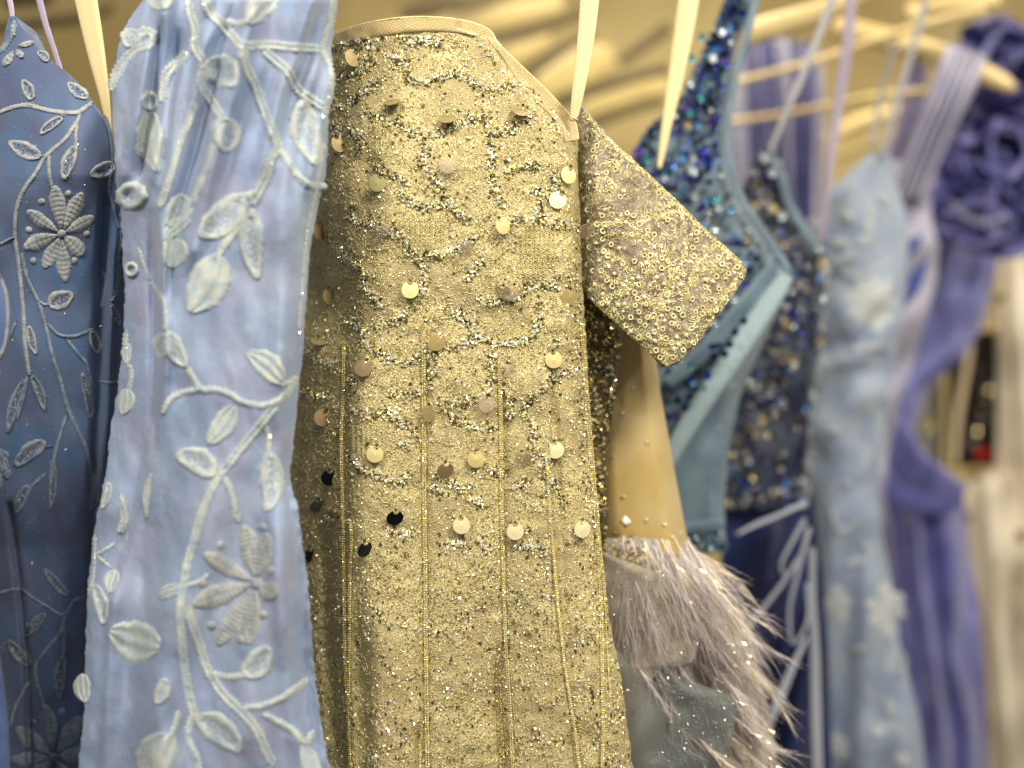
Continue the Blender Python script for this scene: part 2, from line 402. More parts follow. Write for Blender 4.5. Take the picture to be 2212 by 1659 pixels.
def knot(name, cloth, c, r, parent, mt, h=.0016, hollow=False):
    """small round embroidered dot; hollow leaves a recessed centre"""
    a = np.linspace(0, 2 * np.pi, 20, endpoint=False); rings = [0, .3, .55, .8, 1.0]
    hs = [.1, .15, .9, 1.0, 0] if hollow else [1, .95, .85, .6, 0]
    V = []
    for rr, hh in zip(rings, hs):
        jag = 1 + .07 * np.sin(a * 9 + c[0]) + .06 * np.sin(a * 2 + c[1])
        u = c[0] + r * rr * jag * np.cos(a); v = c[1] + r * rr * jag * np.sin(a)
        V.append(P(u, v, cloth.D(u, v) - h * hh + .0004))
    V = np.array(V)
    fm = np.repeat([1, 1, 0, 0], 20) if hollow else None
    return link(name, mesh_np(name, V.reshape(-1, 3), grid_faces(20, 5, wrap=True), mats=[mt, M['thread_core']], fmat=fm), parent)

def flower(cloth, c, tips, wd, parent, mt, dots, seed=0):
    """embroidered flower: a part of the dress, each petal a sub-part"""
    f = knot('embroidered_flower', cloth, c, wd * .36, parent, mt, h=.0024)
    for i, tp in enumerate(tips):
        c_ = np.array(c, float); t = np.array(tp, float)
        base = c_ + (t - c_) * .10
        leaf('petal', cloth, base, t, 1.24 * wd * (1 + .12 * math.sin(i * 2.3 + seed)), f, 'petal', mt=mt, seed=i + seed, skew=.02, h=.0017)
    for d_ in dots: knot('embroidered_dot', cloth, d_, wd * .27, parent, mt)

def strip(name, pts, mt, parent, depth=None, th=.0012, twist=0, **props):
    """flat band: pts (u, v, d, width units); built with thickness"""
    p = smooth_line(pts, 9.)
    tg = np.gradient(p[:, :2], axis=0); tg /= np.maximum(np.hypot(tg[:, 0], tg[:, 1]), 1e-6)[:, None]
    nr = np.stack([-tg[:, 1], tg[:, 0]], -1)
    q = np.array([-1, -.92, -.4, 0, .4, .92, 1, .92, .4, 0, -.4, -.92]); z = np.array([0, -1, -1, -1, -1, -1, 0, 1, 1, 1, 1, 1]) * th / 2
    hw = p[:, 3:4] / 2
    u = p[:, 0:1] + nr[:, 0:1] * hw * q; v = p[:, 1:2] + nr[:, 1:2] * hw * q
    d = p[:, 2:3] + z[None] + twist * q[None] * hw * K * p[:, 2:3]
    V = P(u, v, d)
    n = len(p); F = grid_faces(12, n, wrap=True)
    V = V.reshape(-1, 3)
    caps = []
    for row in (0, n - 1):
        V = np.vstack([V, V[row * 12:(row + 1) * 12].mean(0)]); ci = len(V) - 1
        for j in range(12): caps.append((row * 12 + j, row * 12 + (j + 1) % 12, ci))
    return link(name, mesh_np(name, V, F, caps, mats=[mt]), parent, **props)

def rod(name, pts, mt, parent, **props):
    """round or oval bar: pts (u, v, d, diameter units)"""
    p = smooth_line(pts, 12.); tg = np.gradient(p[:, :2], axis=0); tg /= np.maximum(np.hypot(tg[:, 0], tg[:, 1]), 1e-6)[:, None]
    a = np.linspace(0, 2 * np.pi, 14, endpoint=False); hw = p[:, 3:4] / 2
    u = p[:, 0:1] - tg[:, 1:2] * hw * np.cos(a); v = p[:, 1:2] + tg[:, 0:1] * hw * np.cos(a)
    d = p[:, 2:3] + np.minimum(hw * K * p[:, 2:3], .012) * np.sin(a)
    n = len(p); V = P(u, v, d).reshape(-1, 3); caps = []
    for row in (0, n - 1):
        V = np.vstack([V, V[row * 14:(row + 1) * 14].mean(0)]); ci = len(V) - 1
        for j in range(14): caps.append((row * 14 + j, row * 14 + (j + 1) % 14, ci))
    return link(name, mesh_np(name, V, grid_faces(14, n, wrap=True), caps, mats=[mt]), parent, **props)

OCT = np.array([[1, 0, 0], [-1, 0, 0], [0, 1, 0], [0, -1, 0], [0, 0, 1], [0, 0, -1]], float)
OCF = np.array([[0, 2, 4], [2, 1, 4], [1, 3, 4], [3, 0, 4], [2, 0, 5], [1, 2, 5], [3, 1, 5], [0, 3, 5]])
def rand_rot(n, g=rng):
    q = g.normal(size=(n, 4)); q /= np.linalg.norm(q, axis=1)[:, None]
    w_, x, y, z = q.T
    return np.stack([1 - 2 * (y * y + z * z), 2 * (x * y - z * w_), 2 * (x * z + y * w_),
                     2 * (x * y + z * w_), 1 - 2 * (x * x + z * z), 2 * (y * z - x * w_),
                     2 * (x * z - y * w_), 2 * (y * z + x * w_), 1 - 2 * (x * x + y * y)], -1).reshape(n, 3, 3)

def beads(name, uvd, r, mats, mi, parent, elong=None, **props):
    """one mesh of many faceted beads; uvd (n,3), r (n,) in photo units"""
    n = len(uvd); c = P(uvd[:, 0], uvd[:, 1], uvd[:, 2])
    R = rand_rot(n); sc_ = rng.uniform(.7, 1.15, (n, 1, 3))
    rr = (r * K * uvd[:, 2])[:, None, None]
    V = np.einsum('nij,nkj->nki', R, OCT[None] * sc_) * rr
    if elong is not None: V[:, :, 2] *= elong[:, None]
    V = V + c[:, None]
    F = (OCF[None] + (np.arange(n) * 6)[:, None, None]).reshape(-1, 3)
    fm = np.repeat(np.asarray(mi), 8)
    return link(name, mesh_np(name, V.reshape(-1, 3), None, F, mats=mats, fmat=fm, smooth=False), parent, **props)

def discs(name, uvd, r, mats, mi, parent, tilt=.5, hole=0., **props):
    """one mesh of many little cup sequins"""
    n = len(uvd); c = P(uvd[:, 0], uvd[:, 1], uvd[:, 2]); a = np.linspace(0, 2 * np.pi, 10, endpoint=False)
    ring = np.stack([np.cos(a), np.zeros(10), np.sin(a)], -1)
    loc = np.vstack([ring, ring * .55 + [0, .25, 0], [[0, .3, 0]], [[0, .42, 0]]])
    loc = np.vstack([ring, ring * .55 + [0, .22, 0], [[0, .28, 0]]])
    nx = rng.normal(0, tilt, n); nz = rng.normal(0, tilt, n)
    cx, sx_, cz, sz_ = np.cos(nx), np.sin(nx), np.cos(nz), np.sin(nz)
    V = np.repeat(loc[None], n, 0)
    y = V[:, :, 1] * cx[:, None] - V[:, :, 2] * sx_[:, None]; z = V[:, :, 1] * sx_[:, None] + V[:, :, 2] * cx[:, None]
    x = V[:, :, 0] * cz[:, None] - y * sz_[:, None]; y2 = V[:, :, 0] * sz_[:, None] + y * cz[:, None]
    V = np.stack([x, y2, z], -1) * (r * K * uvd[:, 2])[:, None, None] + c[:, None]
    q = grid_faces(10, 2, wrap=True); t = np.array([[10 + j, 10 + (j + 1) % 10, 20] for j in range(10)])
    Q = (q[None] + (np.arange(n) * 21)[:, None, None]).reshape(-1, 4); T = (t[None] + (np.arange(n) * 21)[:, None, None]).reshape(-1, 3)
    fm = np.concatenate([np.repeat(mi, 10), np.repeat(mi, 10)])
    return link(name, mesh_np(name, V.reshape(-1, 3), Q, T, mats=mats, fmat=fm), parent, **props)

def off(x0, y0, s=.3414):
    return lambda pts: [(x0 + x * s, y0 + y * s) for x, y in pts]
C1, C2, C3 = off(0, 0), off(0, 548.6), off(0, 1092.7)
G1, G2, G3 = off(619.5, 0), off(619.5, 548.6), off(619.5, 1092.7)
R1, R2, R3 = off(1460, 0), off(1460, 548.6), off(1238.7, 1092.7, .44)
def c1(x, y): return C1([(x, y)])[0]
def c2(x, y): return C2([(x, y)])[0]
def c3(x, y): return C3([(x, y)])[0]

# ================================================================== SETTING
def wall_mesh():
    x = np.linspace(-4, 5, 40); z = np.linspace(-.5, 4, 30)
    X, Z = np.meshgrid(x, z); Y = 3.4 + .004 * N1(X * 3, Z * 3)
    V = np.stack([X, Y, Z], -1).reshape(-1, 3)
    return mesh_np('wall', V, grid_faces(40, 30), mats=[M['wall']])
link('wall', wall_mesh(), None, kind='structure')
def floor_mesh():  # floor out of view, added to cut light from below
    x = np.linspace(-4, 5, 30); y = np.linspace(-4, 3.4, 30); X, Y = np.meshgrid(x, y); Z = .004 * N2(X * 5, Y * 5)
    return mesh_np('floor', np.stack([X, Y, Z], -1).reshape(-1, 3), grid_faces(30, 30), mats=[mat('brown_carpet', srgb(96, 84, 66), .95, mix=[(srgb(76, 66, 52), 9, .4, .6)])])
link('floor', floor_mesh(), None, kind='structure')

# ================================================================== FRONT PERIWINKLE DRESS (left)
front = thing('lace_dress', 'light periwinkle dress with thick pale embroidered vines, left of the gold dress', 'dress', (-.15, .44, .6))
FL = [(360, -430), (345, -200), (318, -20), (310, 0), (273, 51), (253, 113), (241, 191), (244, 239), (246, 307), (252, 393), (262, 480), (266, 560), (270, 651), (266, 753), (252, 856), (238, 934), (228, 1026), (214, 1095), (203, 1161), (189, 1263), (185, 1400), (182, 1519), (176, 1588), (165, 1700)]
FR = [(700, -430), (722, -200), (728, -20), (724, 10), (714, 85), (716, 150), (720, 205), (708, 222), (702, 369), (696, 403), (686, 427), (669, 512), (662, 566), (659, 617), (650, 753), (640, 856), (631, 941), (622, 1026), (630, 1078), (638, 1110), (649, 1195), (661, 1297), (669, 1434), (679, 1537), (690, 1605), (710, 1700)]
def front_depth(u, v, t):
    d = .430 + .035 * np.abs(np.minimum(t + .15, 0)) ** 2.2 + .016 * np.clip((t - .7) / .3, 0, 1) ** 2.5
    d = d - .005 * np.exp(-((u - 560) / 120) ** 2) * (v > -1)
    # side panel (step back) at the left, edge of the front drape
    d = d + .010 / (1 + np.exp((u - np.interp(v, [500, 700, 900, 1150, 1300, 1500, 1700], [345, 345, 330, 285, 235, 225, 215])) / 5)) * np.clip((v - 380) / 200, 0, 1)
    # upper gathered folds
    up = np.clip((520 - v) / 240, 0, 1)
    ph = (u + .30 * (v - 100)) / 62.
    d = d + up * .0048 * (np.sin(ph * 2 * np.pi * .55 + 1.5 * N1(u / 130, v / 170)) + .5 * np.sin(ph * 2 * np.pi * 1.05 + 2 * N2(u / 90, v / 120)))
    d = d + ridge(u, v, [(350, 30), (330, 170), (310, 300), (300, 420)], 11, .011) + ridge(u, v, [(395, 60), (372, 200), (345, 400)], 10, .008)
    d = d + ridge(u, v, [(480, 120), (430, 300), (380, 480), (356, 700)], 13, .008) - ridge(u, v, [(520, 60), (500, 240), (450, 420), (400, 600)], 22, .006)
    d = d - ridge(u, v, [(345, 430), (352, 560), (360, 760), (350, 900)], 14, .006, 90) + ridge(u, v, [(322, 450), (333, 600), (336, 800), (330, 1000)], 12, .006, 90)
    d = d - ridge(u, v, [(618, 300), (610, 500), (604, 700), (604, 850)], 26, .004)
    d = d - ridge(u, v, [(590, 1080), (600, 1250), (618, 1420), (650, 1659)], 24, .005)
    low = np.clip((v - 850) / 250, 0, 1)
    d = d + low * (.0080 * np.sin(u / 27. + 1.2 * N1(u / 200, v / 300) + v / 500.) * np.clip((430 - u) / 120, 0, 1) + .0040 * np.sin(u / 30. + v / 130.))
    d = d + .0034 * N2(u / 75, v / 120) + .0010 * N3(u / 28, v / 50)
    return d
FC = Cloth(FL, FR, -420, 1690, front_depth)
FC.build('dress_body', M['blue_tulle'], front, nu=230, nv=500, thick=.03, rag=1.6)
# narrow net layer flaring at the right edge near the bottom
NL = Cloth([(600, 1050), (610, 1200), (620, 1400), (640, 1690)], [(628, 1050), (640, 1090), (654, 1180), (668, 1300), (676, 1434), (688, 1537), (700, 1605), (722, 1700)], 1050, 1690,
           lambda u, v, t: front_depth(u, v, np.full_like(u, .9)) + .006 + .001 * N1(u / 9, v / 20))
NL.build('net_layer', sheer('periwinkle_net', srgb(150, 166, 200), .7, scale=1100), front, nu=20, nv=120, thick=.003, rag=2)
T, TG, TC, TD = M['thread'], M['thread_grey'], M['thread_core'], M['thread_core_dark']
TK = M['thread_shaded']
fv = [  # (points, radius)
    (C1([(1190, -30), (1200, 80), (1235, 180), (1225, 270), (1245, 330), (1285, 400), (1270, 520), (1310, 600), (1350, 660), (1400, 740)]), 9),
    (C1([(1200, 320), (1130, 390), (1060, 460), (1035, 540), (1020, 640)]), 10),
    (C1([(1290, -30), (1330, 80), (1400, 150), (1480, 240), (1540, 290), (1700, 285), (1850, 300), (2030, 310)]), 9.5),
    (C1([(1420, 130), (1500, 150), (1580, 130)]), 7),
    (C1([(1540, 300), (1560, 420), (1620, 550), (1670, 700), (1740, 870), (1760, 930), (1720, 1000), (1690, 1110), (1640, 1210), (1600, 1290)]), 9.5),
    (C1([(1760, 930), (1820, 1020), (1900, 1130), (1960, 1170), (2070, 1185)]), 8),
    (C1([(1660, 310), (1740, 380), (1820, 450), (1880, 560), (1940, 610), (2060, 690)]), 9),
    (C1([(1620, 1220), (1550, 1240), (1470, 1255)]), 8),
    (C1([(1240, 640), (1190, 780), (1140, 900), (1090, 1080), (1050, 1200), (1010, 1310)]), 9),
    (C1([(1345, 900), (1310, 1050), (1280, 1130), (1205, 1300)]), 7),
    (C1([(705, 570), (730, 480), (790, 380), (860, 310), (950, 280), (965, 215), (900, 200), (850, 260)]), 9),
    (C1([(1560, 1330), (1500, 1450), (1420, 1550), (1370, 1640)]), 8),
    (C1([(2105, -20), (2085, 150), (2055, 240), (2045, 320), (2085, 420), (2095, 560), (2040, 760)]), 6),
    (C1([(2060, 900), (2000, 1200), (1940, 1500), (1915, 1800), (1890, 2100)]), 3.2),
    (C2([(870, -40), (940, 150), (1030, 300), (1050, 480)]), 5),
    (C2([(1180, 710), (1225, 800), (1275, 860), (1350, 858), (1450, 885), (1530, 935), (1640, 960), (1730, 945), (1800, 900), (1850, 830), (1875, 770)]), 7.5),
    (C2([(1275, 860), (1160, 875), (1080, 920), (1025, 1010)]), 7),
    (C2([(1755, 950), (1640, 1090), (1540, 1210), (1440, 1340), (1390, 1400), (1330, 1510), (1280, 1620), (1230, 1800), (1190, 1930), (1160, 2080), (1140, 2250), (1150, 2450), (1175, 2650), (1210, 2850), (1240, 2960)]), 9),
    (C3([(1235, 1290), (1190, 1450), (1240, 1600), (1260, 1750)]), 8),
    (C2([(1680, 1080), (1700, 1180), (1700, 1280)]), 6),
    (C2([(1410, 1400), (1460, 1500), (1490, 1610), (1505, 1700)]), 7.5),
    (C2([(1780, 830), (1830, 815), (1870, 780)]), 7),
    (C2([(800, 480), (790, 640), (830, 760), (800, 900)]), 5),
    (C3([(1180, 620), (1220, 760), (1270, 900), (1310, 1030), (1400, 1180), (1510, 1290), (1570, 1350), (1630, 1430), (1665, 1510), (1730, 1640)]), 9.5),
    (C3([(1330, 1060), (1450, 1085), (1560, 1070)]), 8),
    (C3([(1530, 1280), (1650, 1270), (1780, 1220), (1880, 1150), (1965, 1090)]), 7.5),
    (C3([(1660, 1320), (1780, 1380), (1880, 1445), (1930, 1500), (2000, 1420)]), 8),
    (C3([(1930, 1500), (1930, 1600), (1990, 1720)]), 8),
    (C3([(1140, 1290), (1110, 1390), (1085, 1460)]), 7),
    (C3([(600, 180), (590, 420), (560, 560)]), 4), (C3([(735, 230), (680, 270), (600, 310)]), 4),
    (C3([(600, 310), (650, 350), (700, 390)]), 4), (C3([(760, -80), (790, 40), (750, 170)]), 6),
    (C2([(1330, 2020), (1245, 2080), (1170, 2100)]), 5),
]
for i, (pt, r) in enumerate(fv):
    tube('vine', FC, pt, r * 1.2, T, front, stitch=.25, h=.0016 if r > 5 else .0012, seed=i, double=r > 8.2)
# (stalk end, tip, width, style)
fl = [
    (c1(1300, 385), c1(1500, 545), 50, 'ring'), (c1(1905, 630), c1(2010, 1050), 50, 'ring'), (c1(1545, 1240), c1(1255, 1500), 52, 'ring'),
    (c1(1600, 1320), c1(1630, 1770), 38, 'ring'), (c1(1400, 740), c1(1440, 970), 46, 'ring'), (c1(950, 700), c1(1000, 1095), 44, 'solid'),
    (c1(880, 900), c1(930, 1010), 26, 'solid'), (c1(1000, 640), c1(890, 650), 34, 'ring'), (c1(1560, 140), c1(1770, -40), 46, 'solid'),
    (c1(1010, -60), c1(1040, 65), 50, 'solid'), (c1(1170, 1230), c1(1060, 1440), 38, 'ring'), (c1(1200, 1380), c1(1035, 1520), 26, 'solid'),
    (c1(1120, 1500), c1(1070, 1700), 44, 'solid'), (c1(870, 190), c1(790, 300), 30, 'ring'),
    (c2(1400, 10), c2(1195, 370), 68, 'solid'), (c2(1060, 490), c2(1180, 720), 30, 'ring'), (c2(1040, 500), c2(1010, 660), 36, 'ring'),
    (c2(1790, 815), c2(1560, 620), 44, 'solid'), (c2(1485, 960), c2(1310, 1205), 38, 'solid'), (c2(1370, 1390), c2(1110, 1260), 44, 'ring'),
    (c2(1700, 1250), c2(1700, 1630), 40, 'ring'), (c2(810, 560), c2(805, 700), 16, 'solid'), (c2(800, 850), c2(775, 1020), 28, 'solid'),
    (c2(955, 1385), c2(930, 1680), 12, 'solid'), (c2(775, 1560), c2(770, 1780), 14, 'solid'),
    (c3(1545, 1080), c3(1710, 890), 44, 'ring'), (c3(1240, 1330), c3(1525, 1560), 46, 'ring'), (c3(1080, 1440), c3(930, 1760), 66, 'solid'),
    (c3(1010, 900), c3(690, 790), 72, 'solid'), (c3(1150, 520), c3(995, 580), 22, 'solid'), (c3(1050, 1090), c3(985, 1260), 24, 'ring'),
    (c3(520, 1060), c3(545, 1250), 26, 'solid'), (c3(590, 490), c3(655, 760), 22, 'ring'), (c3(730, 400), c3(690, 560), 24, 'solid'),
    (c3(1930, 1530), c3(1990, 1750), 36, 'solid'), (c3(1700, -60), c3(1690, 40), 16, 'solid'), (c2(690, 1440), c2(640, 1620), 14, 'ring'),
]
for i, (a, b, wd, st) in enumerate(fl):
    leaf('leaf', FC, a, b, wd * 1.52, front, st, seed=i, skew=.10, h=.0019)
knot('embroidered_ring', FC, c1(832, 1240), 34, front, T, h=.003, hollow=True)
knot('embroidered_ring', FC, c2(830, 100), 17, front, T, h=.003, hollow=True)
flower(FC, c3(1620, 490), [c3(1545, 120), c3(1285, 300), c3(1218, 630), c3(1375, 890), c3(1570, 880), c3(1745, 580), c3(1690, 170)], 40, front, TG,
       [c3(1400, 250), c3(1283, 490), c3(1340, 760), c3(1522, 850), c3(1655, 135), c3(1712, 410), c3(1660, 690)], 3)
# clear beads caught in the embroidery
bp = []
for pt, r in fv:
    p = smooth_line(pt, 7.)
    for a in p[::1]:
        if rng.random() < .30: bp.append((a[0] + rng.normal(0, r * .35), a[1] + rng.normal(0, r * .35)))
bp = np.array(bp)
beads('clear_beads', np.c_[bp, FC.D(bp[:, 0], bp[:, 1]) - .0021], rng.uniform(1.8, 3.2, len(bp)), [M['ice']], np.zeros(len(bp), int), front, kind='stuff')
strip('hanging_ribbon', [(178, -40, .53, 52), (205, 100, .53, 40), (226, 210, .53, 22), (238, 290, .53, 8)], M['ribbon_satin'], front, twist=.4)

# ================================================================== FAR-LEFT DUSK-BLUE DRESS
dusk = thing('lace_dress', 'darker blue embroidered dress with star-like flowers, left of the periwinkle dress', 'dress', (-.27, .52, .6))
DL = [(22, 34), (12, 58), (7, 95), (-4, 113), (-40, 180), (-60, 400), (-60, 1700)]
DR = [(30, 34), (44, 55), (78, 109), (116, 133), (160, 171), (198, 222), (226, 263), (240, 324), (262, 376), (300, 450), (330, 700), (300, 1000), (270, 1200), (260, 1700)]
def dusk_depth(u, v, t):
    d = .500 + .016 * np.clip((u - 150) / 130, 0, 1) ** 2 + .010 * np.clip((60 - u) / 100, 0, 1) ** 2
    d = d + .060 * np.clip((v - 380) / 800, 0, 1)
    d = d - .014 * np.exp(-((u - 120) / 110) ** 2 - ((v - 330) / 190) ** 2)
    d = d + ridge(u, v, [(232, 380), (215, 700), (205, 1000), (200, 1300), (190, 1659)], 12, .008) - ridge(u, v, [(250, 480), (240, 700), (232, 900), (210, 1100)], 10, .006)
    d = d + ridge(u, v, [(20, 1080), (40, 1250), (60, 1450), (65, 1680)], 8, .007, 20)
    d = d + .003 * N2(u / 80, v / 150) + .0012 * N1(u / 30, v / 60)
    return d
DC = Cloth(DL, DR, 35, 1690, dusk_depth)
DC.build('dress_body', M['navy_tulle'], dusk, nu=130, nv=330, thick=.03, rag=.6)
dv = [
    (C1([(-40, 725), (0, 710), (80, 680), (170, 665), (270, 690), (380, 710), (490, 710), (540, 680), (590, 645)]), 6),
    (C1([(510, 710), (485, 800), (480, 950)]), 4.5), (C1([(490, 760), (420, 870), (330, 950), (280, 1000), (220, 1100), (140, 1220), (100, 1350), (95, 1500), (120, 1690), (150, 2000), (155, 2160), (185, 2370)]), 5.5),
    (C1([(310, 975), (308, 1080), (330, 1190)]), 5), (C1([(380, 715), (395, 735)]), 4), (C1([(235, 990), (280, 985)]), 5),
    (C1([(660, 730), (700, 860), (715, 1010), (690, 1200), (720, 1320), (760, 1450)]), 4.5),
    (C2([(130, -20), (170, 150), (230, 280), (280, 420), (320, 600), (380, 800), (430, 980), (500, 1130), (560, 1260), (590, 1420), (580, 1620)]), 5.5),
    (C2([(240, 290), (280, 320), (330, 310)]), 4), (C2([(300, 440), (370, 510), (470, 520), (590, 475)]), 4.5),
    (C2([(420, 540), (500, 640), (550, 700), (590, 860), (590, 1020)]), 4.5), (C2([(175, 760), (150, 900), (110, 1040)]), 4),
    (C2([(425, 1010), (370, 1180), (340, 1300), (325, 1420)]), 4.5), (C2([(290, 1390), (200, 1470), (170, 1530)]), 4.5), (C2([(330, 1210), (290, 1225)]), 4),
    (C3([(-30, 570), (40, 540), (130, 530), (200, 580), (300, 640), (400, 690), (470, 600), (530, 580)]), 4.5),
    (C3([(410, 700), (380, 800), (300, 900), (240, 980), (220, 1040), (240, 1150), (285, 1290)]), 4.5), (C3([(400, 760), (405, 860), (400, 960)]), 4),
    (C3([(215, 1040), (170, 1140), (100, 1260), (60, 1400)]), 4), (C2([(620, 805), (700, 815), (780, 800)]), 4), (C2([(650, 100), (660, 200), (640, 340)]), 5),
    (C2([(760, 60), (740, 250), (700, 300)]), 5), (C1([(760, 1340), (770, 1500), (750, 1660)]), 4), (C1([(0, 330), (60, 250), (90, 170), (75, 120)]), 7),
    (C1([(-30, 1560), (30, 1530), (90, 1500)]), 4), (C2([(105, 420), (60, 520), (20, 600)]), 3.5),
]
for i, (pt, r) in enumerate(dv):
    tube('vine', DC, pt, r, TK if i > 3 else TG, dusk, h=.0015, seed=i + 50, step=4)
dl = [
    (c1(205, 635), c1(140, 500), 30, 'ring'), (c1(560, 620), c1(425, 520), 30, 'ring'), (c1(400, 740), c1(248, 850), 24, 'ring'), (c1(262, 990), c1(50, 895), 40, 'ring'),
    (c1(480, 920), c1(400, 1145), 34, 'ring'), (c1(730, 1040), c1(568, 1110), 38, 'ring'), (c2(300, 320), c2(465, 250), 46, 'ring'), (c2(580, 480), c2(620, 640), 26, 'ring'),
    (c2(180, 450), c2(230, 640), 22, 'ring'), (c2(200, 765), c2(285, 1000), 24, 'ring'), (c2(160, 790), c2(45, 1140), 28, 'ring'), (c2(520, 750), c2(580, 1060), 24, 'ring'),
    (c2(290, 1185), c2(88, 1345), 42, 'ring'), (c2(330, 1300), c2(315, 1620), 20, 'ring'), (c2(180, 1460), c2(95, 1650), 28, 'ring'), (c3(430, 570), c3(275, 390), 24, 'ring'),
    (c3(290, 680), c3(150, 840), 26, 'ring'), (c3(190, 1015), c3(45, 845), 32, 'ring'), (c3(400, 940), c3(375, 1225), 28, 'ring'), (c2(700, 320), c2(760, 460), 20, 'ring'),
    (c2(0, 1230), c2(55, 1400), 26, 'solid'), (c2(650, 1450), c2(600, 1660), 16, 'ring'), (c1(100, 310), c1(145, 365), 18, 'petal'), (c1(90, 320), c1(15, 420), 22, 'petal'),
    (c1(110, 290), c1(215, 265), 16, 'petal'), (c1(95, 230), c1(75, 150), 14, 'petal'), (c1(310, 385), c1(235, 325), 22, 'ring'),
]
for i, (a, b, wd, st) in enumerate(dl):
    leaf('leaf', DC, a, b, wd, dusk, st, seed=i + 7, skew=.06, h=.0018, mt=TG if i < 9 or i > 21 else TK, core=TD)
flower(DC, c1(390, 1480), [c1(345, 1170), c1(525, 1215), c1(600, 1370), c1(535, 1620), c1(415, 1790), c1(275, 1700), c1(145, 1570), c1(165, 1330)], 30, dusk, TG,
       [c1(182, 1455), c1(262, 1275), c1(430, 1225), c1(548, 1480), c1(470, 1650), c1(210, 1650)], 1)
flower(DC, c3(340, 1590), [c3(290, 1255), c3(525, 1330), c3(560, 1560), c3(470, 1790), c3(90, 1405), c3(60, 1610), c3(150, 1780)], 32, dusk, TK,
       [c3(200, 1370), c3(390, 1300), c3(250, 1700)], 5)
flower(DC, c2(-10, 1330), [c2(60, 1420), c2(50, 1250), c2(-30, 1500)], 22, dusk, TK, [], 2)
strip('shoulder_strap', [(14, -30, .505, 13), (24, 15, .505, 12), (27, 44, .505, 10)], M['lilac_ribbon'], dusk)
strip('shoulder_strap', [(78, -30, .53, 15), (98, 50, .53, 13), (118, 110, .53, 11), (133, 160, .53, 12)], M['lilac_ribbon'], dusk, twist=.3)
ss = [(rng.uniform(0, 250), rng.uniform(60, 1650)) for _ in range(900)]
ss = np.array([s for s in ss if DC.L(s[1]) < s[0] < DC.R(s[1])])
beads('clear_beads', np.c_[ss, DC.D(ss[:, 0], ss[:, 1]) - .0004], rng.uniform(.8, 1.6, len(ss)), [M['ice']], np.zeros(len(ss), int), dusk, kind='stuff')

# dress at the very edge: only its rounded blue hem shows
edge = thing('satin_dress', 'blue satin dress of which only a curved edge shows at the left border', 'dress', (-.36, .42, .6))
EC = Cloth([(-900, 560), (-900, 1700)], [(-30, 560), (-3, 590), (10, 620), (19, 655), (21, 690), (18, 730), (8, 765), (-20, 800), (-24, 1000), (-20, 1250), (-8, 1400), (4, 1480), (13, 1560), (17, 1690)], 560, 1690,  # wide unseen left part, added to block light from the left
           lambda u, v, t: .425 + .01 * np.clip(t, 0, 1) ** 3)
EC.build('dress_body', mat('steel_blue_satin', srgb(72, 96, 146), .55, sheen=.2, mix=[(srgb(58, 78, 126), 30, .4, .6)]), edge, nu=40, nv=160, thick=.006)
tube('edge_cord', EC, [(2, 600), (14, 640), (17, 690), (11, 740), (-2, 775)], 3.5, M['spaghetti'], edge, h=.002, stitch=.05)

# ================================================================== GOLD DRESS (in focus)
gold = thing('beaded_gown', 'strapless gold dress covered in crystals and round hanging sequins', 'dress', (.05, .52, .6))
GL = [(880, 60), (800, 72), (720, 96), (650, 150), (600, 300), (585, 600), (575, 1100), (590, 1300), (610, 1700)]
GR = [(960, 60), (1066, 74), (1085, 95), (1130, 170), (1185, 225), (1244, 290), (1251, 400), (1256, 600), (1264, 700), (1275, 900), (1288, 1050), (1302, 1200), (1318, 1350), (1340, 1450), (1353, 1550), (1374, 1700)]
def gold_depth(u, v, t):
    d = .500 + .075 * np.clip((785 - u) / 150, 0, 1.2) ** 1.5 + .022 * np.clip((t - .82) / .18, 0, 1) ** 2.2
    d = d - .012 * np.exp(-((u - 960) / 210) ** 2 - ((v - 420) / 260) ** 2)
    # cup seam: bodice dives under the bust at the left
    d = d + .022 * np.exp(-(((u - 700) - .25 * (v - 620)) / 70) ** 2 - ((v - 620) / 130) ** 2)
    d = d + ridge(u, v, [(800, 280), (790, 420), (760, 540)], 26, .006, 70)
    low = np.clip((v - 700) / 120, 0, 1)
    for uc0, uc1 in ((742, 748), (918, 920), (1085, 1094), (1185, 1240)):
        d = d + low * .0022 * np.exp(-((u - np.interp(v, [700, 1659], [uc0, uc1])) / 9) ** 2)
    d = d - low * .003 * np.abs(np.sin(np.pi * (u - 745) / 172.)) * (u < 1190)
    low2 = np.clip((v - 1180) / 200, 0, 1)
    d = d + low2 * (.004 * np.sin((u - 700) / 55. + v / 900.) + .010 * np.exp(-((u - np.interp(v, [1180, 1659], [768, 785])) / 22) ** 2))
    d = d + ridge(u, v, [(1080, 1380), (1075, 1500), (1085, 1690)], 10, .006, 60) + ridge(u, v, [(905, 1560), (905, 1690)], 8, .005, 30)
    d = d + ridge(u, v, [(700, 1100), (710, 1400), (735, 1690)], 20, .010, 90)
    d = d + .0016 * N2(u / 70, v / 70) + .0008 * N1(u / 22, v / 22)
    return d
GC = Cloth(GL, GR, 60, 1690, gold_depth)
GC.build('dress_body', M['gold_lace'], gold, nu=260, nv=460, thick=.03, rag=1.5)
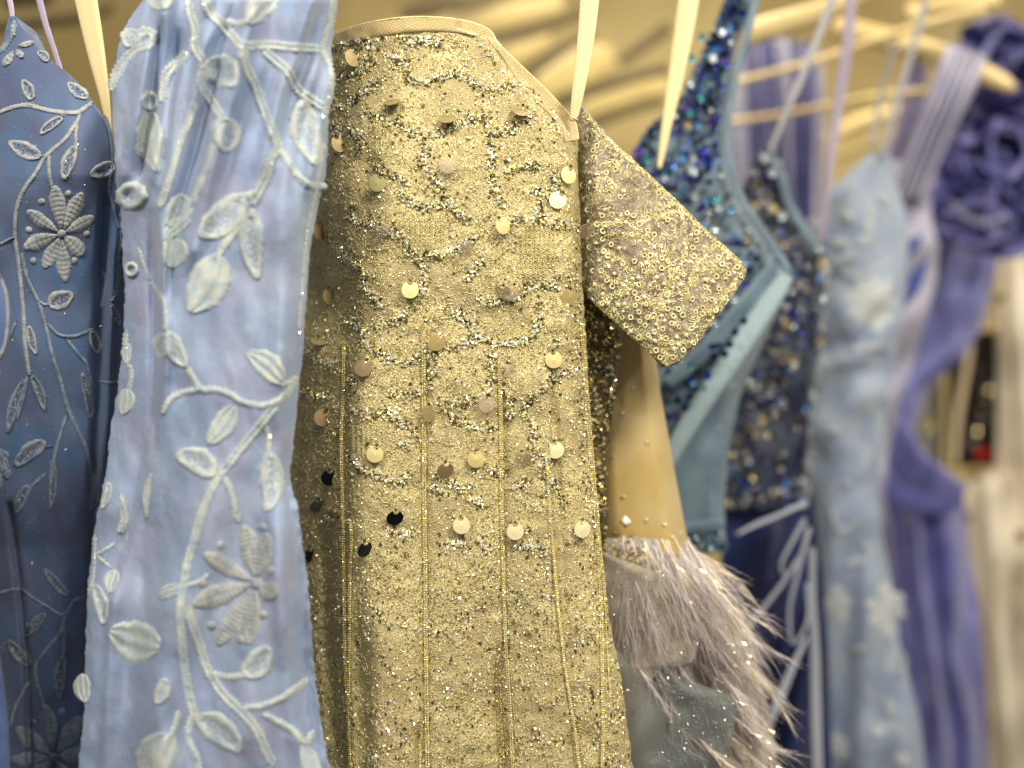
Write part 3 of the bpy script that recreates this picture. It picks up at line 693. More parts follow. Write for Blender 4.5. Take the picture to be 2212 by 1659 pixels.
# tan tulle band standing above the beading
TUL = [(700, 100), (716, 76), (760, 58), (820, 44), (880, 37), (940, 37), (1000, 44), (1040, 56), (1062, 70), (1075, 92), (1100, 118), (1150, 165), (1200, 215), (1240, 262), (1250, 300)]
p = smooth_line(TUL, 5.); ctr = np.array([900., 520.])
inw = np.stack([-np.gradient(p[:, 1]), np.gradient(p[:, 0])], -1); inw /= np.hypot(*inw.T)[:, None]
wd_ = np.interp(np.arange(len(p)) / len(p), [0, .2, .5, .58, .62, .75, 1], [26, 34, 26, 14, 12, 34, 30])
q = np.linspace(0, 1, 6)
u = p[:, 0:1] + inw[:, 0:1] * wd_[:, None] * q; v = p[:, 1:2] + inw[:, 1:2] * wd_[:, None] * q
dd = GC.D(np.clip(u, 700, 1235), v) - .0012 + .0008 * N1(u / 20, v / 20)
fr = P(u, v, dd); bk = fr + np.array([0, .0006, 0])
V = np.concatenate([fr, bk[:, ::-1]], 1)
link('neckline_tulle', mesh_np('neckline_tulle', V.reshape(-1, 3), grid_faces(12, len(p), wrap=True), mats=[M['tulle_tan']]), gold)
tube('neckline_edge', GC, TUL, 1.8, M['gold_thread'], gold, depth=lambda u, v: GC.D(np.clip(u, 700, 1235), v) - .001, h=.0006, stitch=.02, rough_w=.02)
strip('hanging_ribbon', [(1277, -40, .505, 44), (1266, 80, .505, 37), (1250, 190, .505, 28), (1239, 262, .508, 17)], M['ribbon'], gold, twist=.25)
strip('ribbon_edging', [(1294, -40, .5045, 5), (1281, 80, .5045, 4), (1262, 190, .5045, 4), (1248, 255, .507, 3)], M['ribbon_satin'], gold)

# crystal lines (traced) and scallops lower down
lines = [
    G1([(640, 340), (750, 400), (760, 490), (850, 520), (950, 500), (1080, 460), (1180, 520), (1270, 570), (1350, 560), (1450, 540), (1560, 540), (1590, 620)]),
    G1([(300, 300), (400, 260), (500, 250), (530, 400), (400, 480), (320, 500)]), G1([(290, 620), (360, 680), (450, 600), (560, 540), (640, 440)]),
    G1([(480, 700), (600, 740), (640, 790)]), G1([(250, 760), (340, 850), (330, 980)]), G1([(380, 800), (480, 880), (440, 960)]),
    G1([(700, 760), (780, 830), (860, 900), (880, 990), (820, 1050)]), G1([(900, 850), (1000, 830), (1100, 770), (1200, 740), (1270, 760), (1290, 900), (1300, 1000), (1290, 1100), (1330, 1250), (1380, 1300)]),
    G1([(1320, 850), (1430, 830), (1480, 760), (1560, 720)]), G1([(560, 1060), (640, 1090), (740, 1150), (730, 1250), (850, 1310), (1000, 1300), (1150, 1380)]),
    G1([(900, 1060), (960, 1160), (990, 1250), (1050, 1280)]), G1([(1380, 1090), (1480, 1060), (1600, 1040)]), G1([(1560, 1200), (1620, 1260), (1560, 1340)]),
    G1([(420, 1300), (400, 1380), (560, 1440), (660, 1480), (740, 1500), (780, 1600), (900, 1620), (1000, 1600), (1100, 1560), (1200, 1500)]),
    G1([(1350, 1420), (1450, 1400), (1600, 1390), (1700, 1420), (1850, 1450)]), G1([(700, 240), (850, 260), (1000, 200), (1060, 170)]), G1([(980, 240), (900, 270), (820, 230), (760, 300)]),
    G1([(1680, 620), (1690, 780), (1720, 820)]), G1([(1680, 1220), (1700, 1130), (1690, 1080)]), G1([(260, 1500), (300, 1560), (370, 1640)]),
    G2([(360, 0), (420, 60), (480, 120), (470, 200), (520, 260), (600, 330)]), G2([(860, 60), (870, 200), (830, 300), (700, 420), (560, 470)]),
    G2([(1000, 350), (1100, 380), (1170, 460), (1280, 560), (1400, 560), (1540, 520), (1600, 400), (1580, 300)]), G2([(1220, 290), (1340, 300), (1470, 270), (1560, 200), (1700, 210)]),
    G2([(1140, 180), (1180, 100), (1240, 50)]), G2([(370, 430), (480, 480), (480, 560)]), G2([(480, 560), (620, 640), (740, 690), (880, 640), (1000, 600), (1100, 560), (1200, 500)]),
    G2([(380, 810), (450, 830)]), G2([(640, 860), (740, 900), (860, 860), (960, 700)]), G2([(1290, 620), (1300, 780), (1240, 900), (1000, 960)]), G2([(1500, 950), (1600, 880), (1700, 780), (1820, 740)]),
    G2([(1000, 1000), (1090, 1060), (1200, 1090), (1320, 1100)]), G2([(400, 1000), (560, 1020), (640, 960)]), G2([(640, 1000), (760, 1080), (830, 1160)]), G2([(700, 1200), (760, 1220)]),
    G2([(1380, 870), (1420, 940), (1400, 1050)]), G2([(1500, 1000), (1560, 1060), (1560, 1170), (1560, 1300)]), G2([(400, 1290), (470, 1360), (560, 1400), (700, 1440), (760, 1400)]),
    G2([(960, 1400), (1040, 1450), (1160, 1480)]), G2([(860, 1460), (980, 1520)]), G2([(1620, 1280), (1640, 1380), (1700, 1480), (1760, 1600)]), G2([(1280, 1360), (1380, 1380)]),
    G2([(1140, 1540), (1250, 1590)]), G2([(1420, 1480), (1530, 1440)]), G2([(90, 880), (180, 900), (280, 900)]), G2([(130, 620), (220, 680), (320, 700)]),
    G3([(240, 90), (330, 60)]), G3([(640, 160), (740, 180), (830, 160)]), G3([(980, 270), (1100, 230), (1140, 290)]), G3([(1210, 200), (1280, 300)]), G3([(1450, 250), (1560, 260), (1640, 300)]),
    G3([(480, 560), (560, 640), (640, 740), (780, 760), (870, 800)]), G3([(430, 900), (480, 830), (570, 800)]), G3([(900, 820), (1000, 790), (1120, 770), (1150, 700)]), G3([(1340, 600), (1400, 580), (1500, 610), (1570, 570), (1640, 560), (1700, 600), (1830, 570)]),
    G3([(1640, 330), (1660, 430), (1640, 500)]), G3([(1190, 870), (1260, 910), (1340, 900), (1400, 860)]), G3([(640, 1020), (700, 1090), (780, 1110), (830, 1030)]), G3([(920, 1250), (980, 1330), (1050, 1350)]),
    G3([(1150, 1120), (1210, 1110)]), G3([(1540, 1200), (1600, 1260), (1700, 1240), (1760, 1160)]), G3([(1550, 1450), (1600, 1480), (1700, 1490), (1800, 1480)]), G3([(560, 1600), (640, 1540), (730, 1500), (750, 1420)]),
    G3([(500, 1290), (560, 1260), (680, 1240)]), G3([(900, 540), (1000, 560), (1120, 570), (1200, 650), (1300, 640)]), G3([(1200, 1360), (1290, 1400)]), G3([(1850, 560), (1930, 620), (1960, 760)]),
    G3([(200, 1180), (260, 1250), (330, 1240)]), G3([(180, 640), (220, 720), (330, 640)]), G3([(200, 1400), (260, 1450), (300, 1500)]), G3([(150, 900), (240, 960), (330, 1000)]), G3([(380, 1630), (460, 1600), (560, 1610)]),
]
cr = []
for ln in lines:
    p = smooth_line(ln, 2.0)
    low = np.mean(p[:, 1]) > 1200
    for a in p:
        for _ in range(1 if low else 3):
            if rng.random() < (.6 if low else .95):
                cr.append((a[0] + rng.normal(0, 5.2), a[1] + rng.normal(0, 5.2)))
for _ in range(2000):                                     # stray crystals
    cr.append((rng.uniform(590, 1370), rng.uniform(75, 1680)))
for _ in range(1000):                                     # bright drops on the skirt part
    cr.append((rng.uniform(650, 1370), rng.uniform(1190, 1685)))
for _ in range(900):                                      # dense cluster down the right edge
    v_ = rng.uniform(560, 1680); cr.append((GC.R(v_) - abs(rng.normal(0, 16 if v_ < 1350 else 40)) - 2, v_))
cr = np.array(cr); cr = cr[(cr[:, 0] > GC.L(cr[:, 1]) + 2) & (cr[:, 0] < GC.R(cr[:, 1]) - 1) & (cr[:, 1] > 78)]
hid = cr[:, 0] > FC.R(np.clip(cr[:, 1], 0, 1690)) - 10
cr = cr[hid]; n = len(cr)
rad = rng.uniform(2.2, 5.0, n) * np.where(cr[:, 1] > 1180, .78, 1); el = np.where(cr[:, 1] > 1150, rng.uniform(1.0, 1.9, n), rng.uniform(.8, 1.2, n))
mi = rng.choice(5, n, p=[.20, .15, .45, .18, .02])
CM = [M['bead_gold'], M['bead_olive'], M['bead_silver'], M['bead_dark'], M['bead_bronze']]
uvd = np.c_[cr, GC.D(cr[:, 0], cr[:, 1]) - rad * K * .5 * .55]
order = np.argsort(-rad); big, rest = order[:280], order[280:]
beads('crystals', uvd[rest], rad[rest], CM, mi[rest], gold, elong=el[rest], kind='stuff')
proto = [mesh_np('crystal', OCT * [1, .8, 1.1], None, OCF, mats=[m_], smooth=False) for m_ in CM]
from mathutils import Euler
for i in big:
    o = link('crystal', proto[mi[i]], gold); c = P(*uvd[i])
    s_ = rad[i] * K * .5; o.location = c; o.scale = (s_, s_, s_ * el[i]); o.rotation_euler = tuple(rng.uniform(0, 6.28, 3))
# fine seed beads and glitter everywhere
n = 60000
uu = rng.uniform(590, 1376, n); vv = rng.uniform(72, 1685, n)
dens = .62 + .5 * N1(uu / 40, vv / 40) + .3 * N2(uu / 14, vv / 14)
dens *= np.interp(vv, [0, 1150, 1300, 1700], [1, 1, .6, .5])
k_ = (rng.random(n) < dens) & (uu > FC.R(np.clip(vv, 0, 1690)) - 10) & (uu < GC.R(vv) - 1) & (uu > GC.L(vv))
uu, vv = uu[k_], vv[k_]; n = len(uu)
rr = rng.uniform(.8, 1.95, n); mi2 = rng.choice(5, n, p=[.58, .18, .18, .02, .04])
beads('seed_beads', np.c_[uu, vv, GC.D(uu, vv) - rr * K * .5 * .4], rr, CM, mi2, gold, elong=rng.uniform(1, 2.0, n), kind='stuff')
# loose gold threads of the lace
n = 9000
uu = rng.uniform(600, 1370, n); vv = rng.uniform(75, 1680, n)
k_ = (uu > FC.R(np.clip(vv, 0, 1690)) - 5) & (uu < GC.R(vv) - 6); uu, vv = uu[k_], vv[k_]; n = len(uu)
ang = N2(uu / 60, vv / 60) * 6 + rng.normal(0, .5, n); V = []; F = []
L_ = rng.uniform(8, 22, n); bend = rng.normal(0, .8, n)
s = np.linspace(-.5, .5, 6)[None]
a_ = ang[:, None] + bend[:, None] * s * 2
px = uu[:, None] + np.cumsum(np.cos(a_), 1) * (L_ / 6)[:, None]; py = vv[:, None] + np.cumsum(np.sin(a_), 1) * (L_ / 6)[:, None]
px = np.minimum(px, GC.R(py) - 2)
wv = .75
V0 = P(px - np.sin(a_) * wv, py + np.cos(a_) * wv, GC.D(px, py) - .0003 + .0003 * np.cos(s * 6)); V1 = P(px + np.sin(a_) * wv, py - np.cos(a_) * wv, GC.D(px, py) - .0003)
V = np.stack([V0, V1], 2).reshape(n, 12, 3)
f0 = np.array([[2 * i, 2 * i + 1, 2 * i + 3, 2 * i + 2] for i in range(5)])
F = (f0[None] + (np.arange(n) * 12)[:, None, None]).reshape(-1, 4)
link('lace_threads', mesh_np('lace_threads', V.reshape(-1, 3), F, mats=[M['gold_thread']]), gold, kind='stuff')
# darned zigzag columns
def zig(cols, v0, v1, lean=0):
    for c in cols:
        v = np.arange(v0, v1, 2.6); k = np.arange(len(v))
        tube('zigzag_stitch', GC, [(c + lean * (a - v0) + (2.6 if b % 2 else -2.6), a) for a, b in zip(v, k)], 1.7, M['gold_thread'], gold, h=.0014, step=2.2, stitch=0, rough_w=0)
zig(range(866, 962, 11), 470, 556); zig(range(1128, 1204, 10), 480, 580); zig(range(762, 834, 11), 920, 985); zig(range(1120, 1180, 11), 560, 600)

# beaded seam trims
M['trim_gold'] = mat('gold_trim_bead', srgb(240, 222, 140), .35, metal=.35)
def trim(pts, step=5.0, r=2.7, two=0, mt='bead_gold', cord=True):
    p = smooth_line(pts, step)
    rows = [0] if not two else [-two / 2, two / 2]
    c = []
    for o_ in rows:
        for a in p: c.append((a[0] + o_, a[1]))
    c = np.array(c); n = len(c)
    d = GC.D(np.minimum(c[:, 0], GC.R(c[:, 1]) - 2), c[:, 1]) - .0028
    t = tube('seam_trim', GC, pts, 1.5 + two / 2, M['gold_lace'], gold, h=.0009, stitch=.05) if cord else gold
    b = beads('trim_beads', np.c_[c, d], np.full(n, r), [M['trim_gold'] if mt == 'bead_gold' else M[mt], M['trim_gold'], M['bead_silver']], rng.choice(3, n, p=[.5, .25, .25]), t if cord else gold, kind='stuff')
trim([(743, 738), (741, 850), (737, 940), (740, 1090), (743, 1250), (745, 1400), (750, 1520), (758, 1690)], two=3.5)
trim([(744, 1128), (756, 1124), (759, 1160), (756, 1250), (754, 1400), (753, 1520)], r=2.6, two=3)
trim([(916, 700), (915, 800), (916, 950), (917, 1100), (919, 1250), (920, 1400), (922, 1550), (924, 1690)], two=5)
trim([(910, 1570), (908, 1640), (908, 1690)], r=2.2)
trim([(1079, 780), (1082, 900), (1084, 1100), (1088, 1250), (1093, 1400), (1103, 1550), (1108, 1690)], two=4)
trim([(1083, 1410), (1076, 1450), (1080, 1560), (1088, 1690)], r=2.4, two=8, mt='bead_bronze')
trim([(1180, 980), (1188, 1100), (1196, 1200), (1208, 1330), (1222, 1450), (1240, 1560), (1256, 1690)], two=2.5, mt='bead_gold')
trim([(1256, 700), (1266, 850), (1276, 1000), (1290, 1150), (1296, 1250), (1300, 1400), (1303, 1550), (1300, 1690)], two=3.5, mt='bead_gold')
trim([(1263, 745), (1273, 880), (1284, 1020), (1298, 1180), (1306, 1300), (1312, 1400), (1318, 1500)], two=0, r=2.6)

# hanging coin sequins
def coin_mesh(name, m_):
    a0 = np.radians(np.linspace(-68, 248, 26))               # leaves a bite at the top
    outer = [(math.cos(a), math.sin(a)) for a in a0[::-1]]
    outer = [(math.cos(a), -math.sin(a)) for a in np.radians(np.linspace(-248, 68, 30))]
    # notch arc
    x1, y1 = math.sin(math.radians(22)), math.cos(math.radians(22))
    notch = [(x1 * math.cos(t), y1 - .42 * math.sin(t)) for t in np.linspace(.2, math.pi - .2, 8)]
    ring = [(math.cos(a), math.sin(a)) for a in np.radians(np.linspace(90 + 22, 450 - 22, 34))] + notch
    n_ = len(ring); V = []; th = .06
    for y in (-th / 2, th / 2):
        for x, z in ring: V.append((x, y - .05 * 0, z))
    for y in (-th / 2 - .05, th / 2): V.append((0, y, -.08))
    T = []
    for j in range(n_):
        k = (j + 1) % n_
        T += [(j, k, 2 * n_), (n_ + k, n_ + j, 2 * n_ + 1)]
    Q = [(j, n_ + j, n_ + (j + 1) % n_, (j + 1) % n_) for j in range(n_)]
    return mesh_np(name, V, Q, T, mats=[m_], smooth=False)
coins = [  # u, v, material, squash x, squash z (tilt), roll
    (762, 125, 'brown', .75, 1, .5), (848, 220, 'brown', 1, .6, -.2), (965, 256, 'brown', 1.05, .72, 0), (1122, 240, 'brown', 1, .7, .4), (733, 310, 'brown', .75, 1, -.5),
    (967, 356, 'clear', 1, 1, .2), (815, 395, 'gold', 1, .95, .5), (1228, 378, 'gold', .85, 1, .3), (1205, 432, 'cream', 1, 1, .6), (1086, 487, 'gold', .75, 1, -.6),
    (692, 500, 'pink', .6, 1, -.2), (822, 499, 'clear', 1, .75, -.1), (1008, 537, 'clear', .8, .9, -.5), (1266, 499, 'clear', .7, .7, .3), (886, 626, 'gold', 1.05, 1.05, 0),
    (1105, 632, 'clear', 1, .95, .3), (1085, 630, 'clear', 1, .7, .1), (1230, 642, 'peach', .9, .95, .1), (713, 640, 'brown', .6, 1, -.3), (944, 740, 'peach', .9, .95, .3),
    (690, 736, 'brown', .8, .5, -.2), (1196, 777, 'peach', 1, 1, -.1), (784, 795, 'pink', 1, 1, .4), (1103, 798, 'clear', .6, .9, -.6), (1050, 872, 'clear', .85, 1, .4),
    (926, 893, 'brown', .6, 1, 0), (696, 902, 'pink', .8, 1, .6), (810, 981, 'gold', 1.05, 1, .2), (962, 1016, 'pink', .9, .9, 0), (1028, 992, 'peach', 1, 1, 0),
    (1131, 990, 'clear', 1, .8, -.2), (1200, 972, 'cream', 1, 1, -.2), (712, 1032, 'black', .9, .95, 0), (687, 1093, 'slate', .8, .8, 0), (853, 1119, 'black', .9, .9, .1),
    (997, 1135, 'cream', 1, 1, -.1), (1113, 1148, 'cream', 1, 1, 0), (1258, 1143, 'cream', .95, 1.05, 0), (788, 1187, 'black', .6, .95, 0), (669, 1200, 'black', .6, .9, -.1),
]
cm = {k: coin_mesh('coin_sequin', M['coin_' + k]) for k in ('gold', 'cream', 'peach', 'brown', 'pink', 'black', 'slate', 'clear')}
hang_bead = mesh_np('hanging_bead', np.vstack([OCT[:4] * 1, OCT[4:] * 1.2]), None, OCF, mats=[M['bead_dark']], smooth=False)
for (u, v, k, sx, sz, rl) in coins:
    d = float(GC.D(min(u, GC.R(v) - 14), v)) - .0048; c = P(u, v, d)
    o = link('coin_sequin', cm[k], gold); r_ = 18.5 * K * d
    o.location = c; o.scale = (r_, r_, r_)
    ax = math.acos(min(1, sz)); az = math.acos(min(1, sx))
    o.rotation_euler = Euler((ax * (1 if k != 'brown' else -1), rl, az * .9), 'XYZ')
    bx, bz = math.sin(rl) * 20 * sx, -math.cos(rl) * 20 * sz
    b = link('hanging_bead', hang_bead, gold); b.location = P(u + bx, v + bz, d - .0008); b.scale = (4.5 * K * d,) * 3; b.rotation_euler = tuple(rng.uniform(0, 6, 3))
# ================================================================== GOLD LACE SLEEVE DRESS (behind the gold dress)
slv = thing('lace_gown', 'gold lace dress whose short sleeve of tiny ring sequins sticks out', 'dress', (.12, .56, .6))
SL = [(1248, 233), (1248, 400), (1250, 600), (1268, 640), (1290, 662), (1358, 722), (1425, 785), (1436, 792)]
SR = [(1262, 233), (1330, 312), (1376, 352), (1430, 402), (1480, 450), (1520, 491), (1570, 535), (1614, 576), (1608, 600), (1592, 625), (1545, 690), (1507, 742), (1466, 785), (1444, 792)]
def sl_depth(u, v, t):
    w_ = (u - 1252) * .75 + (v - 235) * .66
    d = .522 + .028 * np.clip((1290 - u) / 60, 0, 1) ** 1.5 + .004 * np.abs(t) ** 4 - .006 * np.sin(np.clip((u - 1250) / 360, 0, 1) * np.pi)
    return d + .003 * np.sin(((u - 1250) * .75 + (v - 235) * -.66) / 46. + 1.) + .0025 * N1(u / 60, v / 60) + .0006 * N2(u / 12, v / 12)
SC = Cloth(SL, SR, 233, 792, sl_depth)
SC.build('sleeve', M['sleeve_net'], slv, nu=110, nv=190, thick=.012, rag=1.5)
def sleeve_pts(n):
    v = rng.uniform(240, 790, n); u = SC.L(v) + rng.random(n) * (SC.R(v) - SC.L(v)); w_ = (SC.R(v) - SC.L(v)) / 340
    k = rng.random(n) < w_; return u[k], v[k]
# sprays of gold seed beads: stems fanning from the lower edge
S3 = off(1194.5, 177, .2612)      # crop of the sleeve
stems = [S3(q) for q in (
    [(900, 1900), (960, 1600), (950, 1450), (880, 1350), (760, 1250), (640, 1180)], [(900, 1900), (1020, 1600), (1090, 1400), (1150, 1230), (1200, 1150)],
    [(1100, 1800), (1150, 1600), (1250, 1450), (1400, 1350), (1500, 1420)], [(500, 1900), (600, 1700), (620, 1560), (520, 1450), (400, 1380)],
    [(250, 740), (350, 760), (480, 720), (560, 640)], [(240, 420), (330, 400), (400, 500), (520, 560), (640, 620), (780, 740), (900, 850), (1050, 980), (1200, 1120), (1350, 1270), (1550, 1480)],
    [(300, 950), (420, 900), (500, 820)], [(800, 1080), (950, 1130), (1100, 1100)], [(880, 1060), (1000, 1010), (1100, 1060)], [(420, 1280), (560, 1250), (700, 1270), (830, 1350)],
    [(300, 2000), (480, 1960), (640, 1850), (800, 1830)], [(350, 1180), (450, 1200), (560, 1130)], [(1280, 1520), (1180, 1640), (1020, 1760)], [(700, 1480), (800, 1560), (870, 1700)])]
stems += [[(1290, 660), (1330, 640), (1390, 600), (1410, 560)], [(1300, 640), (1350, 700), (1420, 740), (1480, 740)], [(1400, 640), (1420, 700), (1440, 780)], [(1590, 610), (1550, 650), (1500, 700), (1450, 770)], [(1360, 720), (1400, 690), (1440, 640), (1460, 560)],
          [(1268, 640), (1330, 690), (1400, 760), (1440, 788)], [(1262, 245), (1330, 318), (1430, 410), (1520, 498), (1604, 580)], [(1604, 584), (1540, 680), (1470, 775)]]
pp = []
for s_ in stems:
    for a in smooth_line(s_, 1.1):
        for _ in range(4): pp.append((a[0] + rng.normal(0, 2.7), a[1] + rng.normal(0, 2.7)))
a, b = sleeve_pts(5000); mk = N3(a / 34 + 5, b / 34) > .12; a, b = a[mk], b[mk]; pp = np.vstack([np.array(pp), np.c_[a, b]])
pp = pp[(pp[:, 1] > 236) & (pp[:, 1] < 790)]; pp = pp[(pp[:, 0] > SC.L(pp[:, 1])) & (pp[:, 0] < SC.R(pp[:, 1]))]
n = len(pp); rr = rng.uniform(.8, 2.1, n)
beads('seed_beads', np.c_[pp, SC.D(pp[:, 0], pp[:, 1]) - .0004], rr, CM, rng.choice(5, n, p=[.46, .14, .36, .02, .02]), slv, kind='stuff')
def ring_mesh(mt_):
    R_, r_ = 1., .36; a = np.linspace(0, 2 * np.pi, 12, endpoint=False); b = np.linspace(0, 2 * np.pi, 5, endpoint=False)
    A, B = np.meshgrid(a, b, indexing='ij')
    V = np.stack([(R_ + r_ * np.cos(B)) * np.cos(A), r_ * .6 * np.sin(B), (R_ + r_ * np.cos(B)) * np.sin(A)], -1).reshape(-1, 3)
    F = [(i * 5 + j, ((i + 1) % 12) * 5 + j, ((i + 1) % 12) * 5 + (j + 1) % 5, i * 5 + (j + 1) % 5) for i in range(12) for j in range(5)]
    return mesh_np('ring_sequin', V, F, mats=[mt_])
rm = [ring_mesh(mat('pale_gold_ring', srgb(242, 234, 194), .5, metal=.05)), ring_mesh(mat('gold_ring', srgb(226, 212, 160), .5, metal=.15))]
sqm = mesh_np('flat_bead', OCT * [1, .5, 1], None, OCF, mats=[mat('ivory_bead', srgb(244, 234, 196), .4, metal=.2)], smooth=False)
placed = []; tries = 0
while len(placed) < 190 and tries < 6000:
    tries += 1
    v = rng.uniform(255, 780); u = rng.uniform(1258, 1605)
    if not (SC.L(v) + 7 < u < SC.R(v) - 7): continue
    if rng.random() > np.interp(v, [250, 450, 550, 790], [.25, .4, 1, .9]): continue
    if N3(u / 34 + 5, v / 34) < -.15 and v < 560: continue
    if any((u - a) ** 2 + (v - b) ** 2 < 150 for a, b in placed): continue
    placed.append((u, v)); d = float(SC.D(u, v)) - .0009
    if rng.random() < .68:
        o = link('ring_sequin', rm[rng.integers(2)], slv); s_ = rng.uniform(4.2, 5.2) * K * d
    else:
        o = link('flat_bead', sqm, slv); s_ = rng.uniform(4.5, 6.5) * K * d
    o.location = P(u, v, d); o.scale = (s_,) * 3; o.rotation_euler = Euler((rng.normal(0, .3), rng.uniform(0, 3), rng.normal(0, .3)))
# fine net threads
n = 4200; a, b = sleeve_pts(n); n = len(a); ang = N1(a / 50, b / 50) * 7; s = np.linspace(-.5, .5, 6)[None]
a_ = ang[:, None] + rng.normal(0, 1, n)[:, None] * s * 2; L_ = rng.uniform(6, 16, n)
px = a[:, None] + np.cumsum(np.cos(a_), 1) * (L_ / 6)[:, None]; py = b[:, None] + np.cumsum(np.sin(a_), 1) * (L_ / 6)[:, None]
py = np.clip(py, 240, 788); px = np.clip(px, SC.L(py) + 1, SC.R(py) - 1)
V = np.stack([P(px - np.sin(a_) * .7, py + np.cos(a_) * .7, SC.D(px, py) - .0005), P(px + np.sin(a_) * .7, py - np.cos(a_) * .7, SC.D(px, py) - .0003)], 2)
link('net_threads', mesh_np('net_threads', V.reshape(-1, 3), (f0[None] + (np.arange(n) * 12)[:, None, None]).reshape(-1, 4), mats=[M['gold_thread']]), slv, kind='stuff')
# dark beaded body showing between sleeve, gold dress and nude panel
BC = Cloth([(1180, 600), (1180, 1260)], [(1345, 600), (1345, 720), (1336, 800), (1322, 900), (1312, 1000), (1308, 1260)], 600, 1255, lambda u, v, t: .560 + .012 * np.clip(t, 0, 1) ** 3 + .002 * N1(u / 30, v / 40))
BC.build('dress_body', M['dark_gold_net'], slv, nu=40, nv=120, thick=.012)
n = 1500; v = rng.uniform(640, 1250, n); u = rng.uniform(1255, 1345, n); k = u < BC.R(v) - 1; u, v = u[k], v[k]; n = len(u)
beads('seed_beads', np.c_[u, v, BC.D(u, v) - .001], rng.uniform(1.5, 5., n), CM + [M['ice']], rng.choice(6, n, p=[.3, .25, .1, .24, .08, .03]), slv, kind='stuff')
strip('hanging_ribbon', [(1494, -40, .66, 45), (1478, 60, .66, 42), (1459, 170, .66, 34), (1440, 270, .66, 22), (1424, 365, .66, 9)], M['ribbon_satin'], slv, twist=.3)

# ================================================================== NUDE FEATHER DRESS
nud = thing('feather_dress', 'nude dress with sparse beads and a mauve ostrich feather skirt below it', 'dress', (.20, .6, .6))
NC = Cloth([(1300, 560), (1296, 700), (1290, 900), (1292, 1200)], [(1400, 560), (1416, 760), (1427, 850), (1442, 930), (1456, 1010), (1471, 1090), (1486, 1168), (1492, 1200)], 560, 1200,
           lambda u, v, t: .585 + .030 * np.clip((t - .45) / .55, 0, 1) ** 2 + .02 * np.clip((-t - .5) / .5, 0, 1) ** 2 + .002 * N1(u / 70, v / 200))
NC.build('dress_body', M['nude'], nud, nu=60, nv=140, thick=.03)
pb = [(1398, 955), (1368, 838), (1345, 892), (1325, 985), (1347, 1072), (1396, 1122), (1436, 1132), (1400, 1180), (1310, 1100), (1330, 1150), (1372, 1160), (1453, 1160), (1470, 1150), (1335, 780), (1310, 860), (1418, 1168), (1390, 700)]
for i, (u, v) in enumerate(pb):
    o = link('bead', sqm, nud); o.location = P(u, v, float(NC.D(u, v)) - .002); o.scale = (4.6 * K * .58,) * 3; o.rotation_euler = tuple(rng.uniform(0, 3, 3))
pearl = mesh_np('pearl_sequin', OCT * [1, .6, 1], None, OCF, mats=[mat('bright_pearl', srgb(255, 252, 240), .3)], smooth=True)
o = link('pearl_sequin', pearl, nud); o.location = P(1351, 1127, .572); o.scale = (14 * K * .575,) * 3
# waist cluster of beads
c_ = np.array([(1350 + rng.normal(0, 16), 1215 + rng.normal(0, 14)) for _ in range(90)] + [(rng.uniform(1300, 1400), rng.uniform(1165, 1235)) for _ in range(60)])
beads('bead_cluster', np.c_[c_, np.full(len(c_), .557)], rng.uniform(2.5, 5.5, len(c_)), CM, rng.choice(5, len(c_), p=[.5, .2, .1, .1, .1]), nud, kind='stuff')
SKL = [(1290, 1160), (1290, 1300), (1300, 1500), (1310, 1700)]
SKR = [(1488, 1160), (1510, 1185), (1545, 1240), (1580, 1310), (1610, 1380), (1640, 1460), (1668, 1560), (1692, 1700)]
SK = Cloth(SKL, SKR, 1162, 1690, lambda u, v, t: .580 + .035 * np.clip(t, 0, 1) ** 2.5 + .004 * np.sin(u / 40. - v / 300.) + .003 * N1(u / 40, v / 60))
SK.build('underskirt', M['taupe_cloth'], nud, nu=70, nv=110, thick=.02, rag=4)
# feathers
def feather(base, ang0, length, curl, dz, seed, nb=64, mi=0, fine=False):
    g = np.random.default_rng(seed); n_ = 14
    s = np.linspace(0, 1, n_); a = ang0 + curl * s
    U = base[0] + np.concatenate([[0], np.cumsum(np.cos(a[:-1]))]) * length / n_; Vv = base[1] + np.concatenate([[0], np.cumsum(np.sin(a[:-1]))]) * length / n_
    Dp = dz - .010 * np.sin(s * 2.6)
    VV = []; FF = []; c0 = 0
    def band(x, y, d, w0):
        nonlocal c0
        m_ = len(x); tx = np.gradient(x); ty = np.gradient(y); l = np.hypot(tx, ty) + 1e-9; tx, ty = tx / l, ty / l
        w_ = w0 * (1 - .8 * np.linspace(0, 1, m_))
        A = P(x - ty * w_, y + tx * w_, d); B = P(x + ty * w_, y - tx * w_, d + .0003)
        VV.append(np.stack([A, B], 1).reshape(-1, 3))
        for i in range(m_ - 1): FF.append((c0 + 2 * i, c0 + 2 * i + 1, c0 + 2 * i + 3, c0 + 2 * i + 2))
        c0 += 2 * m_
    band(U, Vv, Dp, 1.3)
    for b_ in range(nb):
        t = g.uniform(.05, 1); i = t * (n_ - 1); x0 = np.interp(i, range(n_), U); y0 = np.interp(i, range(n_), Vv); d0 = np.interp(i, range(n_), Dp); aa = np.interp(i, range(n_), a)
        side = g.choice([-1, 1]); l = g.uniform(.40, .85) * length * (1 - .4 * t); k = np.linspace(0, 1, 7)
        th_ = aa + side * (g.uniform(.08, .34) * (1 - k * .95)) + g.normal(0, .06) + (g.normal(0, .28)) * k
        x = x0 + np.concatenate([[0], np.cumsum(np.cos(th_[:-1]))]) * l / 6; y = y0 + np.concatenate([[0], np.cumsum(np.sin(th_[:-1]))]) * l / 6
        band(x, y, d0 + g.normal(0, .0035) + k * g.normal(0, .006), g.uniform(.26, .58))
    me = mesh_np('feather', np.vstack(VV), FF, mats=[M['feather'] if mi == 0 else M['feather_tip']])
    return link('feather', me, nud)
fb = []
